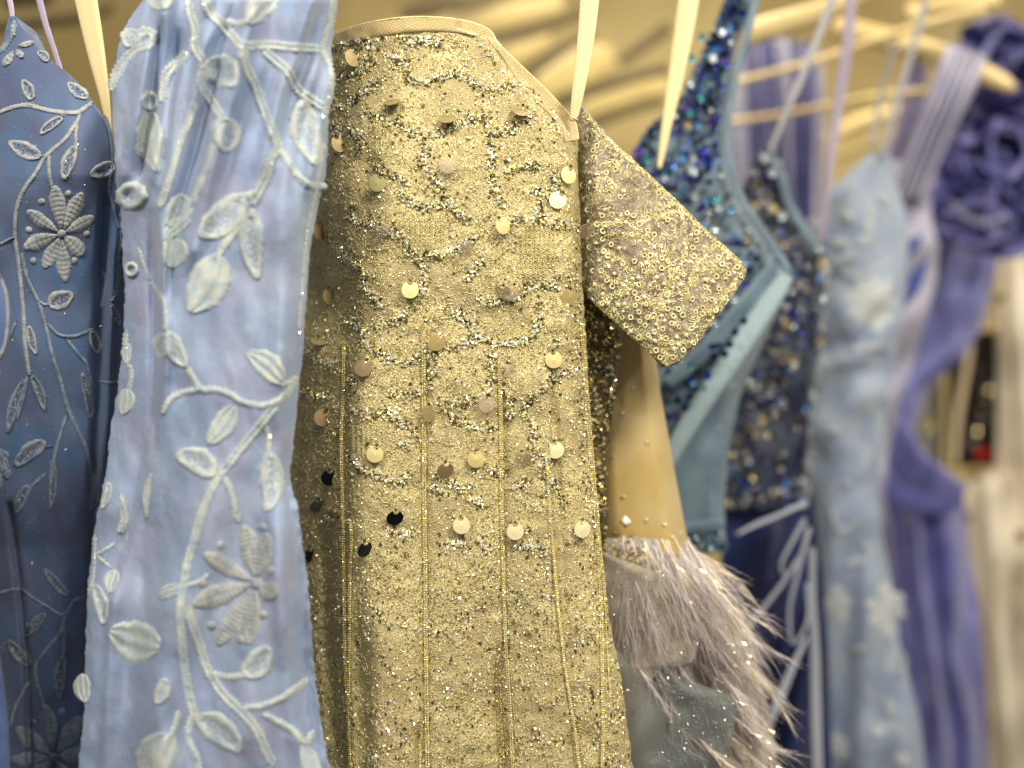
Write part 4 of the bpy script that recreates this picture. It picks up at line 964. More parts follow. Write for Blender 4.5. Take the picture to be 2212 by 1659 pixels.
for i in range(24):
    t = rng.random(); u = 1335 + 155 * t + rng.normal(0, 6); v = 1168 + rng.normal(0, 8)
    fb.append((u, v, math.radians(90 - 32 * t + rng.normal(0, 5)), rng.uniform(170, 280), rng.normal(-.05, .15), .567 + rng.normal(0, .004)))
for i in range(125):
    v = rng.uniform(1230, 1740); f = rng.random() ** .6; e = np.interp(v, [1165, 1240, 1400, 1560, 1700], [1488, 1540, 1612, 1655, 1690])
    u = 1390 + (e - 1390) * f - 38
    fb.append((u, v, math.radians(70 - 10 * f + rng.normal(0, 8)), rng.uniform(110, 190), rng.normal(0, .35), .566 + .020 * f + rng.normal(0, .005)))
for i in range(8):   # wisps blowing out to the right
    v = rng.uniform(1165, 1330); fb.append((1490 + (v - 1165) * .55, v, math.radians(rng.uniform(15, 45)), rng.uniform(110, 170), rng.uniform(.1, .8), .60))
for i in range(3):
    v = rng.uniform(1350, 1500); fb.append((1600 + (v - 1350) * .3, v, math.radians(rng.uniform(35, 65)), rng.uniform(90, 150), rng.uniform(-.6, .5), .60))
for i, (u, v, a, l, cu, dz) in enumerate(fb):
    feather((u, v), a, l, cu, dz, i, nb=60 if i < 149 else 16, mi=i % 3 == 0)
# tinsel strands and glitter
n = 260; VV = []; FF = []; c0 = 0
for i in range(n):
    f = rng.random(); v = rng.uniform(1220, 1650); e = np.interp(v, [1165, 1240, 1400, 1560, 1700], [1488, 1540, 1612, 1655, 1690]); u = 1380 + (e - 1380) * f ** .6
    a = math.radians(62 + rng.normal(0, 22)); l = rng.uniform(15, 60); k = np.linspace(0, 1, 4)
    x = u + np.cos(a) * l * k; y = v + np.sin(a) * l * k + 3 * np.sin(k * 3); d = .556 + .015 * f + rng.normal(0, .002)
    A = P(x - .9 * np.sin(a), y + .9 * np.cos(a), d); B = P(x + .9 * np.sin(a), y - .9 * np.cos(a), d + .0006)
    VV.append(np.stack([A, B], 1).reshape(-1, 3)); FF += [(c0 + 2 * j, c0 + 2 * j + 1, c0 + 2 * j + 3, c0 + 2 * j + 2) for j in range(3)]; c0 += 8
link('tinsel', mesh_np('tinsel', np.vstack(VV), FF, mats=[M['tinsel']]), nud, kind='stuff')
# tulle layers over the feathers
t1 = Cloth([(1292, 1195), (1290, 1400), (1292, 1500), (1300, 1600)], [(1310, 1195), (1360, 1215), (1430, 1240), (1478, 1265), (1505, 1290), (1511, 1330), (1508, 1400), (1500, 1426), (1480, 1437), (1424, 1447), (1400, 1485), (1372, 1528), (1335, 1570)], 1196, 1570,
           lambda u, v, t: .552 + .006 * t * t + .004 * np.sin((u + .8 * v) / 48.) + .002 * N1(u / 20, v / 30))
t1.build('glitter_tulle', M['tulle_taupe'], nud, nu=60, nv=80, thick=.004)
t2 = Cloth([(1424, 1438), (1412, 1470), (1385, 1528), (1350, 1560), (1330, 1600), (1330, 1690)], [(1440, 1438), (1484, 1468), (1530, 1486), (1576, 1504), (1590, 1525), (1588, 1560), (1580, 1600), (1566, 1640), (1560, 1690)], 1438, 1690,
           lambda u, v, t: .550 + .010 * t * t + .005 * np.sin((u - .5 * v) / 46.) + .002 * N1(u / 20, v / 30))
t2.build('slate_tulle', M['tulle_slate'], nud, nu=60, nv=80, thick=.004)
t3 = Cloth([(1300, 1400), (1310, 1520), (1330, 1690)], [(1330, 1400), (1372, 1450), (1425, 1500), (1440, 1560), (1430, 1640), (1420, 1690)], 1402, 1690,
           lambda u, v, t: .547 + .006 * t * t + .003 * np.sin((u + v) / 30.))
t3.build('slate_tulle', M['tulle_slate2'], nud, nu=30, nv=80, thick=.003)
g_ = []
while len(g_) < 900:
    u, v = rng.uniform(1300, 1600), rng.uniform(1240, 1655)
    for c in (t1, t2, t3):
        if c.v0 < v < c.v1 and c.L(v) < u < c.R(v): g_.append((u, v, float(c.D(u, v)) - .0008)); break
g_ = np.array(g_)
beads('glitter', g_, rng.uniform(.9, 2.2, len(g_)), [M['tinsel'], M['ice']], rng.choice(2, len(g_)), nud, kind='stuff')
# ================================================================== TEAL SEQUIN DRESS
teal = thing('sequin_dress', 'dusty teal dress with blue sequins on its shoulder strap and a folded satin neckline', 'dress', (.27, .78, .6))
TLs = [(1575, -30), (1562, 20), (1520, 110), (1478, 195), (1440, 245), (1400, 275), (1376, 310), (1362, 345), (1380, 420), (1390, 600), (1395, 1200)]
TRs = [(1640, -30), (1626, 20), (1592, 100), (1566, 250), (1570, 350), (1592, 420), (1640, 500), (1700, 580), (1708, 600), (1690, 650), (1640, 760), (1600, 850), (1577, 950), (1567, 1060), (1565, 1200)]
def te_depth(u, v, t):
    d = .745 + .03 * np.clip((t - .6) / .4, 0, 1) ** 2 + .006 * N1(u / 60, v / 100)
    x = (u - 1700) + (v - 600) * .62          # diagonal neckline fold
    d = d - .014 * np.exp(-(x / 24) ** 2) * (v > 520) + .008 * np.exp(-((x + 60) / 26) ** 2) * (v > 520)
    return d
TE = Cloth(TLs, TRs, -20, 1195, te_depth)
TE.build('dress_body', M['teal'], teal, nu=110, nv=220, thick=.03)
strip('strap_binding', [(1640, -40, .738, 18), (1618, 60, .738, 17), (1588, 170, .738, 16), (1572, 270, .738, 15), (1578, 350, .738, 16), (1602, 430, .738, 18), (1648, 500, .738, 20), (1696, 572, .738, 18), (1706, 594, .738, 10)], M['teal'], teal, th=.004)
strip('lapel_fold', [(1704, 590, .722, 30), (1670, 640, .722, 46), (1620, 715, .722, 48), (1570, 790, .722, 46), (1520, 865, .722, 44), (1470, 945, .722, 40), (1440, 1000, .722, 34)], M['teal_light'], teal, th=.008, twist=.3)
strip('lapel_fold', [(1680, 560, .728, 20), (1620, 650, .728, 44), (1560, 720, .728, 44), (1500, 780, .728, 36), (1440, 830, .728, 26)], M['teal'], teal, th=.006, twist=-.4)
strip('waistband', [(1470, 1142, .735, 26), (1520, 1136, .735, 26), (1566, 1132, .735, 26)], M['teal'], teal, th=.006)
SM = [M['aqua'], M['cobalt'], M['ice'], M['violet_bead'], M['sky'], M['ink'], M['teal_dark'], M['smoke']]
pts = []
while len(pts) < 1150:
    v = rng.uniform(-20, 1000); u = TE.L(v) + rng.random() * (TE.R(v) - TE.L(v))
    x = (u - 1700) + (v - 600) * .62
    if v > 470 and x > -22: continue
    if rng.random() > np.interp(v, [0, 300, 480, 620, 1000], [1, .9, .6, .5, .35]): continue
    if v < 600 and (TE.R(v) - u) < 14: continue
    pts.append((u, v))
pts = np.array(pts); n = len(pts); hi = pts[:, 1] < 400
mi = np.where(hi, rng.choice(8, n, p=[.05, .22, .05, .03, .07, .26, .24, .08]), rng.choice(8, n, p=[.02, .10, .10, .01, .05, .20, .32, .20]))
discs('sequins', np.c_[pts, TE.D(pts[:, 0], pts[:, 1]) - .004], rng.uniform(3.5, 8.5, n), SM, mi, teal, tilt=.55, kind='stuff')
n = 160; a = np.c_[rng.uniform(1480, 1566, n), rng.uniform(1145, 1190, n)]
discs('belt_sequins', np.c_[a, np.full(n, .732)], rng.uniform(4, 8, n), SM, rng.choice(8, n, p=[.2, .05, .35, 0, .1, .1, .1, .1]), teal, tilt=.5, kind='stuff')
# large sequins one by one; pale ones put blurred glints into colour
disc1 = {}
def sequin(u, v, d, r, k, parent):
    if k not in disc1:
        a = np.linspace(0, 2 * np.pi, 16, endpoint=False); ring = np.stack([np.cos(a), 0 * a, np.sin(a)], -1)
        V = np.vstack([ring, ring * .55 + [0, -.14, 0], [[0, -.18, 0]], ring + [0, .1, 0]])
        F = np.vstack([grid_faces(16, 2, wrap=True)]); Tt = [(16 + j, 16 + (j + 1) % 16, 32) for j in range(16)]
        S = [(j, (j + 1) % 16, 33 + (j + 1) % 16, 33 + j) for j in range(16)]
        disc1[k] = mesh_np('sequin', V, np.vstack([F, S]), Tt, mats=[M[k]])
    o = link('sequin', disc1[k], parent); o.location = P(u, v, d); o.scale = (r * K * d,) * 3; o.rotation_euler = Euler((rng.normal(.25, .12), 0, rng.normal(0, .12)))
for x, y, k in [(165, 235, 'aqua'), (290, 205, 'ice'), (235, 370, 'ice'), (250, 315, 'sky'), (155, 615, 'aqua'), (65, 665, 'violet_bead'), (90, 715, 'aqua'), (135, 790, 'sky'), (260, 740, 'cobalt'), (225, 780, 'violet_bead'),
                (180, 960, 'cobalt'), (110, 1000, 'ice'), (90, 1050, 'ice'), (205, 1040, 'cobalt'), (285, 1105, 'ice'), (110, 1085, 'ice'), (120, 1235, 'ice'), (190, 1265, 'sky'), (255, 1265, 'aqua'), (75, 790, 'honey'),
                (45, 1005, 'sky'), (215, 1340, 'ice'), (445, 1510, 'honey'), (170, 1310, 'cobalt'), (100, 370, 'aqua')]:
    u, v = R1([(x, y)])[0]; sequin(u, v, float(TE.D(u, v)) - .010, rng.uniform(7, 9), k, teal)
for x, y, k in [(435, 190, 'cobalt'), (370, 285, 'ice'), (320, 290, 'cobalt'), (240, 430, 'ice'), (170, 490, 'cobalt'), (430, 425, 'ink'), (375, 495, 'ink'), (345, 575, 'ink'), (270, 580, 'ink'), (235, 650, 'ink'), (310, 635, 'ink'),
                (95, 705, 'aqua'), (100, 800, 'cobalt'), (205, 775, 'cobalt'), (285, 1085, 'ice'), (60, 980, 'ink'), (90, 900, 'ink'), (10, 930, 'ink'), (170, 850, 'teal_dark'), (230, 590, 'ink'), (510, 30, 'ink'), (360, 820, 'teal_light')]:
    u, v = R2([(x, y)])[0]; sequin(u, v, .700, rng.uniform(7, 9), k, teal)
for x, y, k in [(690, 585, 'violet_bead'), (775, 640, 'aqua')]:
    u, v = 1194.5 + x * .2612, 177 + y * .2612; sequin(u, v, .70, 9, k, teal)

# ================================================================== NAVY BEADED DRESS
navy = thing('beaded_gown', 'navy dress with gold and grey beads and pale ties over its dark skirt', 'dress', (.42, .92, .6))
NVL = [(1645, 315), (1625, 360), (1600, 420), (1590, 470), (1560, 600), (1540, 1100)]
NVR = [(1660, 315), (1688, 360), (1712, 430), (1740, 480), (1772, 530), (1788, 560), (1782, 650), (1772, 760), (1758, 900), (1750, 1000), (1744, 1100)]
NV = Cloth(NVL, NVR, 316, 1100, lambda u, v, t: .90 + .03 * np.clip((t - .5) / .5, 0, 1) ** 2 + .006 * N1(u / 50, v / 90))
NV.build('bodice', M['navy'], navy, nu=70, nv=160, thick=.03)
NSK = Cloth([(1560, 1070), (1558, 1250), (1570, 1700)], [(1755, 1070), (1772, 1200), (1790, 1400), (1800, 1700)], 1075, 1690, lambda u, v, t: .915 + .02 * t * t + .018 * np.sin((u + .25 * (v - 1100)) / 23.) * np.clip((v - 1090) / 160, 0, 1))
NSK.build('skirt', M['navy_skirt'], navy, nu=90, nv=120, thick=.04)
strip('shoulder_strap', [(1812, -40, .88, 20), (1775, 60, .88, 18), (1730, 170, .88, 16), (1690, 260, .88, 14), (1662, 335, .885, 12)], M['spaghetti'], navy, th=.004)
strip('neckline_band', [(1660, 330, .885, 16), (1686, 380, .885, 18), (1706, 440, .885, 18), (1740, 500, .885, 18), (1784, 556, .885, 16)], M['teal'], navy, th=.006)
rod('edge_cord', [(1788, 560, .885, 7), (1782, 650, .885, 7), (1770, 760, .885, 7), (1752, 900, .885, 8), (1746, 1000, .885, 8), (1740, 1100, .885, 7)], M['spaghetti'], navy)
ec = smooth_line([(1788, 560), (1782, 650), (1770, 760), (1752, 900), (1746, 1000), (1740, 1100)], 5.)
ec = ec + rng.normal(0, 3, ec.shape)
beads('edge_beads', np.c_[ec, np.full(len(ec), .878)], rng.uniform(4, 8, len(ec)), [M['ice'], M['smoke'], M['spaghetti'], M['teal']], rng.choice(4, len(ec)), navy, kind='stuff')
BM = [M['honey'], M['smoke'], M['rose_bead'], M['ice'], M['ink'], M['cobalt'], M['sky']]
pts = []
while len(pts) < 950:
    v = rng.uniform(330, 1095); u = NV.L(v) + rng.random() * (NV.R(v) - NV.L(v))
    if N3(u / 26, v / 26) + .25 < rng.random() * .9 - .2: continue
    pts.append((u, v))
pts = np.array(pts); n = len(pts)
discs('beadwork', np.c_[pts, NV.D(pts[:, 0], pts[:, 1]) - .004], rng.uniform(3.5, 7.5, n), BM, rng.choice(7, n, p=[.10, .26, .16, .08, .30, .05, .05]), navy, tilt=.5, kind='stuff')
for x, y, k in [(610, 1090, 'ice'), (560, 1000, 'rose_bead'), (490, 1080, 'rose_bead'), (530, 1210, 'rose_bead'), (555, 1275, 'smoke'), (490, 1370, 'smoke'), (675, 1365, 'ice'), (500, 1300, 'honey'), (620, 1320, 'honey'), (905, 1560, 'ice'), (610, 1530, 'honey')]:
    u, v = R1([(x, y)])[0]; sequin(u, v, .880, rng.uniform(8, 10.5), k, navy)
for x, y, k in [(780, 180, 'rose_bead'), (690, 435, 'honey'), (750, 375, 'cobalt'), (660, 510, 'smoke'), (860, 400, 'ink'), (660, 620, 'honey'), (730, 660, 'honey'), (915, 550, 'honey'), (550, 1050, 'honey'), (510, 1130, 'honey'), (575, 1130, 'ice'),
                (450, 1490, 'sky'), (430, 1570, 'rose_bead'), (370, 1330, 'rose_bead'), (460, 1290, 'rose_bead'), (520, 830, 'rose_bead'), (600, 870, 'rose_bead'), (540, 900, 'rose_bead'), (700, 1450, 'sky'), (930, 50, 'honey')]:
    u, v = R2([(x, y)])[0]; sequin(u, v, .872, rng.uniform(8, 11), k, navy)
for q in ([(1150, -20, 26), (1020, 40, 22), (900, 90, 22), (800, 140, 16)], [(1140, 60, 26), (1060, 200, 20), (1020, 290, 18), (1050, 340, 18), (1120, 240, 18), (1150, 120, 18)],
          [(1110, 250, 20), (1040, 360, 22), (950, 480, 22), (870, 580, 24), (820, 660, 22)], [(1160, 100, 28), (1100, 330, 24), (1060, 520, 22), (1080, 680, 20), (1150, 560, 20), (1150, 380, 20)],
          [(1170, 200, 36), (1175, 480, 40), (1185, 720, 50), (1190, 1000, 54), (1200, 1340, 54)], [(1150, 640, 24), (1090, 760, 34), (1030, 900, 44), (980, 1020, 44), (930, 1140, 30)]):
    pts = [R3([(x, y)])[0] + (.845, w_ * .42) for x, y, w_ in q]
    strip('ribbon_tie', pts, M['tie'], navy, th=.005, twist=.5)

# ================================================================== ICE BLUE LACE DRESS
ice = thing('lace_dress', 'ice blue draped dress with ivory flower appliques, right of the navy dress', 'dress', (.72, 1.1, .6))
IL = [(1888, 328), (1862, 345), (1836, 370), (1806, 398), (1786, 420), (1778, 520), (1786, 600), (1778, 760), (1762, 900), (1752, 1050), (1758, 1200), (1775, 1400), (1785, 1700)]
IR = [(1920, 328), (1926, 350), (1936, 390), (1956, 460), (1963, 540), (1958, 620), (1944, 700), (1932, 800), (1914, 900), (1900, 1000), (1897, 1080), (1905, 1150), (1925, 1250), (1945, 1400), (1985, 1540), (2005, 1700)]
def ice_depth(u, v, t):
    d = 1.06 + .03 * t * t + .007 * N1(u / 60, v / 80)
    dr = np.exp(-((v - 780) / 190) ** 2)                        # swags below the bust
    d = d + .006 * dr * np.sin((v + .5 * (u - 1800)) / 19. + 2.5 * N2(u / 50, v / 90))
    d = d + .008 * np.clip((v - 1000) / 200, 0, 1) * np.sin(u / 15. + v / 260.)
    return d
IC = Cloth(IL, IR, 330, 1690, ice_depth)
IC.build('dress_body', M['lace_pale'], ice, nu=90, nv=260, thick=.04)
strip('shoulder_strap', [(2010, -40, 1.05, 15), (1990, 40, 1.05, 15), (1958, 150, 1.05, 14), (1930, 240, 1.05, 14), (1906, 340, 1.055, 14)], M['spaghetti'], ice, th=.005)
strip('shoulder_strap', [(1935, 90, 1.16, 12), (1905, 200, 1.16, 11), (1880, 320, 1.14, 10)], M['spaghetti'], ice, th=.004)
strip('hanging_ribbon', [(1838, -40, .98, 22), (1835, 60, .98, 24), (1815, 200, .98, 24), (1796, 330, .98, 18), (1784, 440, .98, 12), (1778, 520, .98, 8)], M['lilac_ribbon'], ice, th=.004, twist=.3)
AP = M['applique']
flower(IC, R2([(1250, 310)])[0], [R2([q])[0] for q in [(1250, 130), (1370, 180), (1400, 310), (1360, 440), (1270, 500), (1150, 450), (1080, 380), (1070, 260), (1150, 160)]], 26, ice, AP, [], 4)
flower(IC, R3([(1530, 500)])[0], [R3([q])[0] for q in [(1530, 370), (1620, 440), (1630, 540), (1560, 650), (1460, 590), (1430, 480)]], 28, ice, AP, [], 6)
flower(IC, R3([(1300, 480)])[0], [R3([q])[0] for q in [(1290, 390), (1370, 470), (1320, 570), (1230, 500)]], 28, ice, AP, [], 8)
for a, b, wd in [((1230, 1340), (1200, 1480), 22), ((1290, 1240), (1330, 1290), 26), ((1040, 1340), (1120, 1420), 24), ((860, 1380), (880, 1450), 26), ((980, 1520), (1080, 1580), 26), ((1270, 1300), (1230, 1360), 22), ((1140, 1560), (1260, 1500), 22)]:
    leaf('leaf', IC, R1([a])[0], R1([b])[0], wd, ice, 'solid', mt=AP, h=.006, seed=int(a[0]))
for a, b, wd in [((960, 1120), (1030, 1140), 18), ((1060, 1440), (1110, 1480), 22), ((1000, 60), (1160, 20), 20), ((1090, 620), (1350, 600), 18)]:
    leaf('leaf', IC, R2([a])[0], R2([b])[0], wd, ice, 'solid', mt=AP, h=.006, seed=int(a[0]))
for a, b, wd in [((1340, 290), (1440, 280), 22), ((1360, 720), (1450, 710), 22), ((1540, 950), (1560, 1040), 24), ((1470, 1130), (1530, 1090), 24), ((1250, 1120), (1330, 1260), 44), ((1620, 720), (1610, 850), 14), ((1570, 1240), (1660, 1280), 30), ((1420, 180), (1440, 240), 14)]:
    leaf('leaf', IC, R3([a])[0], R3([b])[0], wd, ice, 'solid', mt=AP, h=.006, seed=int(a[0]))
for i, q in enumerate(([(1790, 560), (1850, 600), (1930, 560)], [(1260, 0), (1300, 120), (1360, 110), (1400, 60)])):
    tube('vine', IC, q if i == 0 else R3(q), 4, AP, ice, h=.004)

# ================================================================== LILAC DRESS ON THE WOODEN HANGER
lil = thing('crepe_dress', 'pale lilac dress with one broad shoulder strap over the wooden hanger and royal blue slits', 'dress', (.95, 1.3, .6))
LC = Cloth([(1880, 340), (1860, 420), (1850, 700), (1840, 1200)], [(1960, 340), (2004, 400), (2012, 440), (2012, 480), (2028, 530), (2024, 600), (2008, 660), (1990, 715), (1968, 800), (1942, 870), (1920, 975), (1908, 1115), (1900, 1200)], 345, 1195,
           lambda u, v, t: 1.26 + .04 * t * t + .016 * np.sin((u * .7 + v) / 24.) + .01 * N1(u / 50, v / 60))
LC.build('dress_body', M['lilac'], lil, nu=60, nv=150, thick=.04)
strip('broad_strap', [(2090, 105, 1.22, 86), (2075, 150, 1.20, 92), (2045, 220, 1.20, 84), (2010, 300, 1.21, 76), (1975, 385, 1.22, 74), (1950, 440, 1.23, 78)], M['lilac'], lil, th=.008)
for dx in (-26, -8, 12, 30):
    strip('strap_pleat', [(2092 + dx, 112, 1.205, 9), (2046 + dx, 220, 1.185, 10), (2010 + dx, 300, 1.195, 10), (1958 + dx, 430, 1.21, 10)], M['lilac'], lil, th=.014)
strip('strap_back', [(1985, 120, 1.30, 40), (1975, 200, 1.30, 50), (1960, 300, 1.30, 60), (1920, 390, 1.30, 60)], M['lilac_sheer'], lil, th=.006)
for q in ([(1560, 1495, 5), (1520, 1530, 34), (1470, 1590, 30), (1440, 1650, 6)], [(1590, 1640, 6), (1530, 1740, 42), (1480, 1850, 44), (1430, 1945, 8)]):
    strip('blue_slit', [R1([(x, y)])[0] + (1.225, w_ * .42 * 1.6) for x, y, w_ in q], M['royal'], lil, th=.006)

# ================================================================== VIOLET RUFFLED DRESS
vio = thing('ruffled_gown', 'violet organza dress with a big ruffled shoulder at the right edge', 'dress', (1.2, 1.5, .6))
VC = Cloth([(1960, 480), (1950, 800), (1900, 1000), (1895, 1100), (1890, 1300), (1940, 1500), (1960, 1700)],
           [(2165, 480), (2160, 545), (2140, 640), (2125, 700), (2085, 770), (2040, 810), (2008, 840), (1990, 880), (1975, 930), (1985, 980), (2012, 1010), (2060, 1035), (2080, 1060), (2086, 1120), (2096, 1200), (2112, 1300), (2128, 1450), (2136, 1700)], 485, 1690,
           lambda u, v, t: 1.46 + .05 * t * t + np.where(v < 1000, .022 * np.sin((u * .75 + v * .30) / 17.), .018 * np.sin((u - .10 * v) / 10. + 1.5 * N2(u / 80, v / 200))) + .012 * N1(u / 50, v / 80))
VC.build('dress_body', M['violet'], vio, nu=100, nv=260, thick=.05)
strip('waist_sash', [(1905, 880, 1.42, 60), (1925, 940, 1.42, 80), (1960, 1000, 1.42, 84), (2010, 1040, 1.42, 80), (2080, 1075, 1.42, 50)], M['violet'], vio, th=.007, twist=.3)
strip('waist_sash', [(1900, 1000, 1.425, 40), (1925, 1060, 1.425, 50), (1980, 1085, 1.425, 46), (2060, 1100, 1.425, 30)], M['violet_ruffle'], vio, th=.007)
def ruffle(cu, cv, d, r0, r1, waves, ph, tilt, mt, a0=0, a1=2 * math.pi, amp=.03):
    th_ = np.linspace(a0, a1, 140); q = np.linspace(0, 1, 7)
    TH, Q = np.meshgrid(th_, q, indexing='ij')
    r = r0 + (r1 - r0) * Q * (1 + .15 * np.sin(TH * 2 + ph))
    u = cu + r * np.cos(TH) + 6 * Q * np.sin(TH * waves + ph + 1); v = cv + r * np.sin(TH) * (1 - .3 * tilt) + 6 * Q * np.cos(TH * waves * .7 + ph)
    dd = d - amp * Q + amp * .6 * Q * np.sin(TH * waves + ph)
    fr = P(u, v, dd); bk = fr + np.array([0, .002, 0]); V = np.concatenate([fr, bk[:, ::-1]], 1)
    return link('ruffle', mesh_np('ruffle', V.reshape(-1, 3), grid_faces(14, 140, wrap=True), mats=[mt]), vio)
RM = M['violet_ruffle']
for i, (cu, cv, r1, wv_) in enumerate([(2180, 140, 100, 5), (2150, 90, 70, 4), (2110, 420, 105, 5), (2060, 460, 70, 4), (2165, 330, 100, 5), (2150, 490, 85, 4), (2210, 420, 90, 4), (2120, 250, 70, 4)]):
    ruffle(cu, cv, 1.42 - .004 * i, r1 * .15, r1, wv_, i * 1.3, .4, RM if i % 4 else M['indigo'], a0=i, a1=i + 2 * math.pi, amp=.045)
for i, q in enumerate([[(2040, 470), (2090, 440), (2150, 450), (2200, 490)], [(2050, 370), (2110, 350), (2150, 400), (2130, 450)], [(2160, 250), (2140, 320), (2160, 390), (2190, 430)], [(2190, 260), (2220, 330), (2180, 390)], [(2060, 520), (2120, 530), (2190, 500)],
                       [(2120, 180), (2130, 110), (2170, 60), (2220, 70)], [(2050, 440), (2110, 480), (2180, 470)], [(2150, 130), (2180, 180), (2220, 200)]]):
    strip('ruffle_edge', [(a, b, 1.34 + .01 * math.sin(i), 15) for a, b in q], M['violet'] if i % 2 else M['lilac'] if i == 6 else M['violet'], vio, th=.02, twist=.6)
for i in range(22):
    a0 = rng.uniform(0, 6.28); cx_, cy_ = [(2170, 130), (2100, 420), (2160, 340), (2160, 480), (2060, 450), (2190, 240)][i % 6]; r_ = rng.uniform(25, 90)
    strip('ruffle_fold', [(cx_ + r_ * math.cos(a0 + k * .45), cy_ + r_ * .85 * math.sin(a0 + k * .45), 1.345 + .01 * math.sin(k + i), 9) for k in range(5)], RM if i % 3 else M['violet'], vio, th=.012, twist=.6)
VC2 = Cloth([(2085, 60), (2030, 300), (2022, 400), (2030, 480), (2080, 545)], [(2300, 60), (2300, 300), (2250, 545)], 60, 545, lambda u, v, t: 1.50 + .05 * t * t)
VC2.build('shoulder_panel', M['indigo'], vio, nu=40, nv=60, thick=.05)

# ================================================================== PLEATED LAVENDER DRESS BEHIND THE HANGERS
lav = thing('pleated_dress', 'pleated lavender and indigo dress hanging behind the wooden hanger bars', 'dress', (.8, 1.62, .6))
LV = Cloth([(1600, 80), (1580, 200), (1572, 300), (1580, 400), (1620, 560)], [(1710, 80), (1775, 110), (1782, 200), (1780, 400), (1790, 560)], 84, 556, lambda u, v, t: 1.62 + .04 * np.sin(u / 7.6 + .4 * np.sin(v / 90.)) + .02 * t * t)
LV.build('dress_body', M['lilac'], lav, nu=160, nv=60, thick=.04)
for x0, x1_, w_ in ((1615, 1632, 12), (1650, 1655, 15), (1668, 1700, 9), (1720, 1722, 11), (1752, 1745, 16)):
    strip('dark_pleat', [(x0, 90, 1.585, w_), ((x0 + x1_) / 2, 300, 1.585, w_ * 1.3), (x1_, 500, 1.585, w_)], M['indigo'], lav, th=.01)

# ================================================================== WOODEN HANGERS
hgs = 'wooden hangers on the rail behind the dresses'
def hanger(label, parts, loc):
    h = thing('wooden_hanger', label, 'hanger', loc, hgs)
    for nm, q in parts:
        rod(nm, q, M['wood'], h)
    return h
hanger('wooden hanger whose arm ends in a pointed tip beside the broad lilac strap',
       [('shoulder_arm', [(1800, 58, 1.26, 46), (1880, 76, 1.26, 50), (1960, 98, 1.25, 54), (2050, 128, 1.25, 54), (2120, 158, 1.25, 46), (2168, 180, 1.25, 40), (2192, 196, 1.25, 20)]), ('trouser_bar', [(1560, 266, 1.3, 14), (1700, 246, 1.3, 14), (1800, 226, 1.3, 15), (1900, 206, 1.3, 16), (2000, 196, 1.3, 16)])], (.9, 1.28, 1.6))
hanger('thick blond wooden hanger at the top, crossing behind the teal strap', [('shoulder_arm', [(1590, 84, 1.12, 50), (1650, 62, 1.12, 52), (1740, 36, 1.12, 50), (1820, 10, 1.12, 46), (1900, -30, 1.12, 40)]),
       ('trouser_bar', [(1570, 182, 1.16, 15), (1650, 162, 1.16, 15), (1740, 138, 1.16, 16), (1820, 112, 1.16, 17), (1900, 84, 1.16, 18), (1980, 58, 1.16, 20), (2060, 36, 1.16, 20), (2130, 22, 1.16, 20)])], (.6, 1.12, 1.6))
hanger('wooden hanger reaching out of the frame at the top right corner', [('shoulder_arm', [(1960, 22, 1.5, 26), (2020, 14, 1.5, 28), (2090, 8, 1.5, 32), (2160, 2, 1.5, 34)]), ('hook_block', [(1968, 34, 1.48, 20), (1990, 26, 1.48, 22)])], (1.1, 1.5, 1.8))
hanger('lower wooden hanger half hidden behind the thin grey straps', [('shoulder_arm', [(1790, 300, 1.75, 30), (1860, 262, 1.75, 30), (1940, 240, 1.75, 30), (2010, 232, 1.75, 26)]), ('trouser_bar', [(1790, 340, 1.78, 22), (1880, 312, 1.78, 22), (1990, 290, 1.78, 20)])], (1.0, 1.75, 1.6))
# champagne garments folded over hangers further down the rail (soft diagonal bands); umber strips stand in for shade between hangers
def soft(label, polys, mt, d, loc):
    h = thing('satin_and_shade_bands', label, 'garment', loc, 'champagne garments far back on the rail')
    for q in polys: strip('satin_or_shade_band', [(a, b, d, w_ * 1.3) for a, b, w_ in q], mt, h, th=.03, twist=.25)
    return h
G4 = lambda q, s=.2200, ox=1061.8: [(ox + x * s, y * s, w_ * s) for x, y, w_ in q]
soft('dark bands standing in for shade between the hanger bars above the gold dress', [G4([(-900, 150, 110), (-560, 60, 170), (-330, -60, 130)]), G4([(-900, 150, 70), (-200, 40, 90), (200, -60, 60)]), G4([(0, 400, 90), (300, 330, 110), (560, 250, 100), (1000, 90, 80)]),
      G4([(280, 760, 120), (520, 600, 110), (800, 420, 80), (1000, 330, 70)]), G4([(620, 1010, 130), (1000, 880, 110), (1400, 760, 90), (1750, 680, 90)]), G4([(900, 1260, 90), (1300, 1100, 80), (1700, 980, 70)]), G4([(1250, 620, 80), (1500, 440, 90), (1750, 260, 110)]), G4([(-4800, 20, 130), (-4300, -20, 110)]), G4([(-5200, 330, 60), (-4700, 260, 90), (-4000, 180, 80), (-3700, 60, 60)])],
     M['umber'], 2.2, (.1, 2.2, 1.6))
soft('light champagne garment folds above the gold dress', [G4([(-900, 380, 260), (-400, 240, 260), (100, 140, 200), (700, 20, 150)]), G4([(0, 620, 240), (300, 460, 220), (560, 350, 120)]), G4([(500, 860, 300), (900, 640, 320), (1200, 560, 200)]),
      G4([(900, 1080, 160), (1300, 930, 180), (1750, 820, 160)])], M['champagne'], 2.5, (.1, 2.5, 1.6))

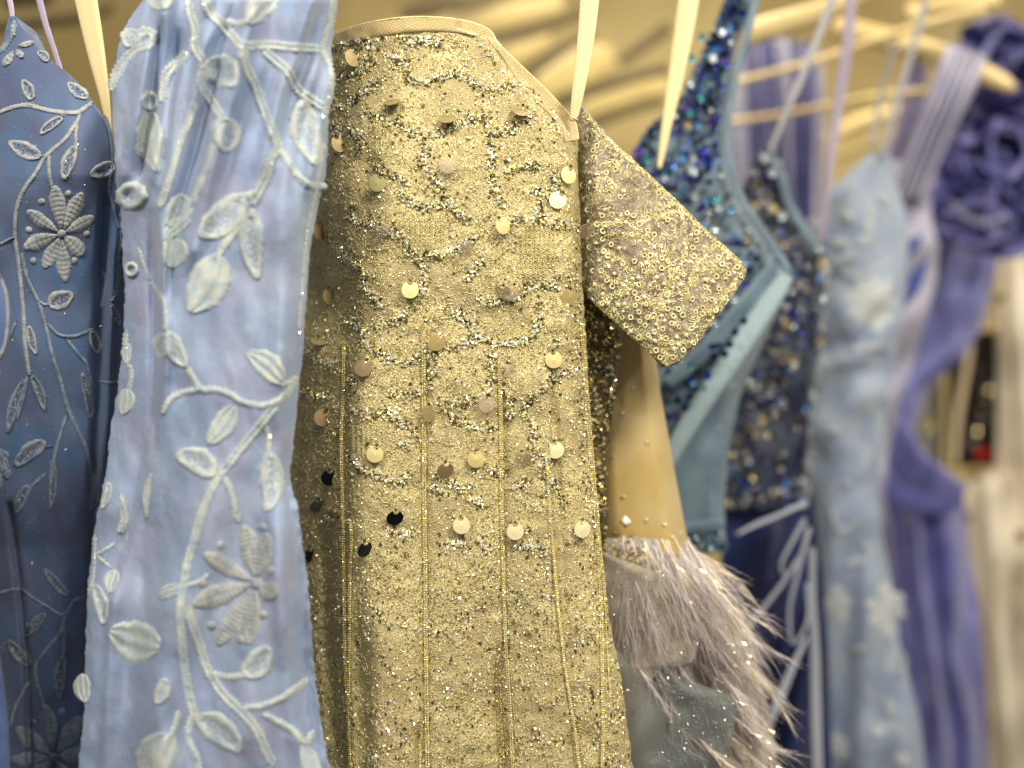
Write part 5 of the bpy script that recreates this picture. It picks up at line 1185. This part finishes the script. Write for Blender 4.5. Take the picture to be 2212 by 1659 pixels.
# ================================================================== RIGHT EDGE
bei = thing('beige_dress', 'beige net dress with a few pale beads, hanging at the right border', 'dress', (1.6, 1.9, .6))
BE = Cloth([(2155, 520), (2160, 700), (2160, 800), (2155, 1020), (2060, 1060), (2060, 1700)], [(2330, 520), (2330, 1700)], 520, 1690, lambda u, v, t: 1.85 + .05 * t * t + .03 * np.sin((u - .08 * v) / 15.) + .02 * N1(u / 40, v / 120))
BE.build('dress_body', M['beige'], bei, nu=70, nv=120, thick=.06)
for x, y in ((2040, 290), (1890, 1400), (2000, 420)):
    u, v = R2([(x, y)])[0]; sequin(u, v, 1.80, 14, 'honey', bei)
for x, y in ((1925, 65), (2200, 150)):
    u, v = R3([(x, y)])[0]; sequin(u, v, 1.80, 15, 'honey', bei)
gry = thing('grey_dress', 'silvery grey dress glimpsed between the violet dress and the black card', 'dress', (1.3, 2.0, .6))
GY = Cloth([(1950, 760), (1950, 1100)], [(2036, 760), (2034, 1100)], 765, 1095, lambda u, v, t: 2.0 + .04 * t * t + .02 * np.sin(u / 14.))
GY.build('dress_body', M['grey_cloth'], gry, nu=40, nv=40, thick=.05)
u, v = R2([(1595, 1075)])[0]; sequin(u, v, 1.93, 16, 'honey', gry)
crd = thing('price_card', 'black card with a red dot and a pale beaded cord, near the right border', 'card', (1.4, 1.95, 1.1))
a, b = P(2050, 716, 1.98), P(2158, 1008, 1.98)
def slab(name, x0, x1, z0, z1, y, th, mt, parent):
    V = [(x, yy, z) for yy in (y, y + th) for x, z in ((x0, z0), (x1, z0), (x1, z1), (x0, z1))]
    F = [(0, 1, 2, 3), (7, 6, 5, 4), (0, 4, 5, 1), (1, 5, 6, 2), (2, 6, 7, 3), (3, 7, 4, 0)]
    me = mesh_np(name, V, F, mats=[mt], smooth=False); return link(name, me, parent)
slab('card_board', a[0], b[0], b[2], a[2], 1.98, .006, M['black'], crd)
sequin(2121, 980, 1.95, 15, 'red', crd)
n = 36; tt = rng.random(n)
cordp = np.c_[2118 + 14 * np.sin(tt * 5) + rng.normal(0, 5, n), 790 + 180 * tt, np.full(n, 1.93)]
beads('beaded_cord', cordp, rng.uniform(4, 8, n), [M['honey'], M['smoke']], rng.choice(2, n), crd, kind='stuff')
loop = thing('cream_ribbon_loop', 'cream ribbon loop hanging in front of the black card', 'ribbon', (1.4, 1.9, 1.1))
strip('ribbon_band', [(2098, 745, 1.90, 13), (2084, 820, 1.90, 16), (2070, 900, 1.90, 16), (2062, 1005, 1.90, 14)], mat('dull_cream_ribbon', srgb(196, 178, 150), .6), loop, th=.004)
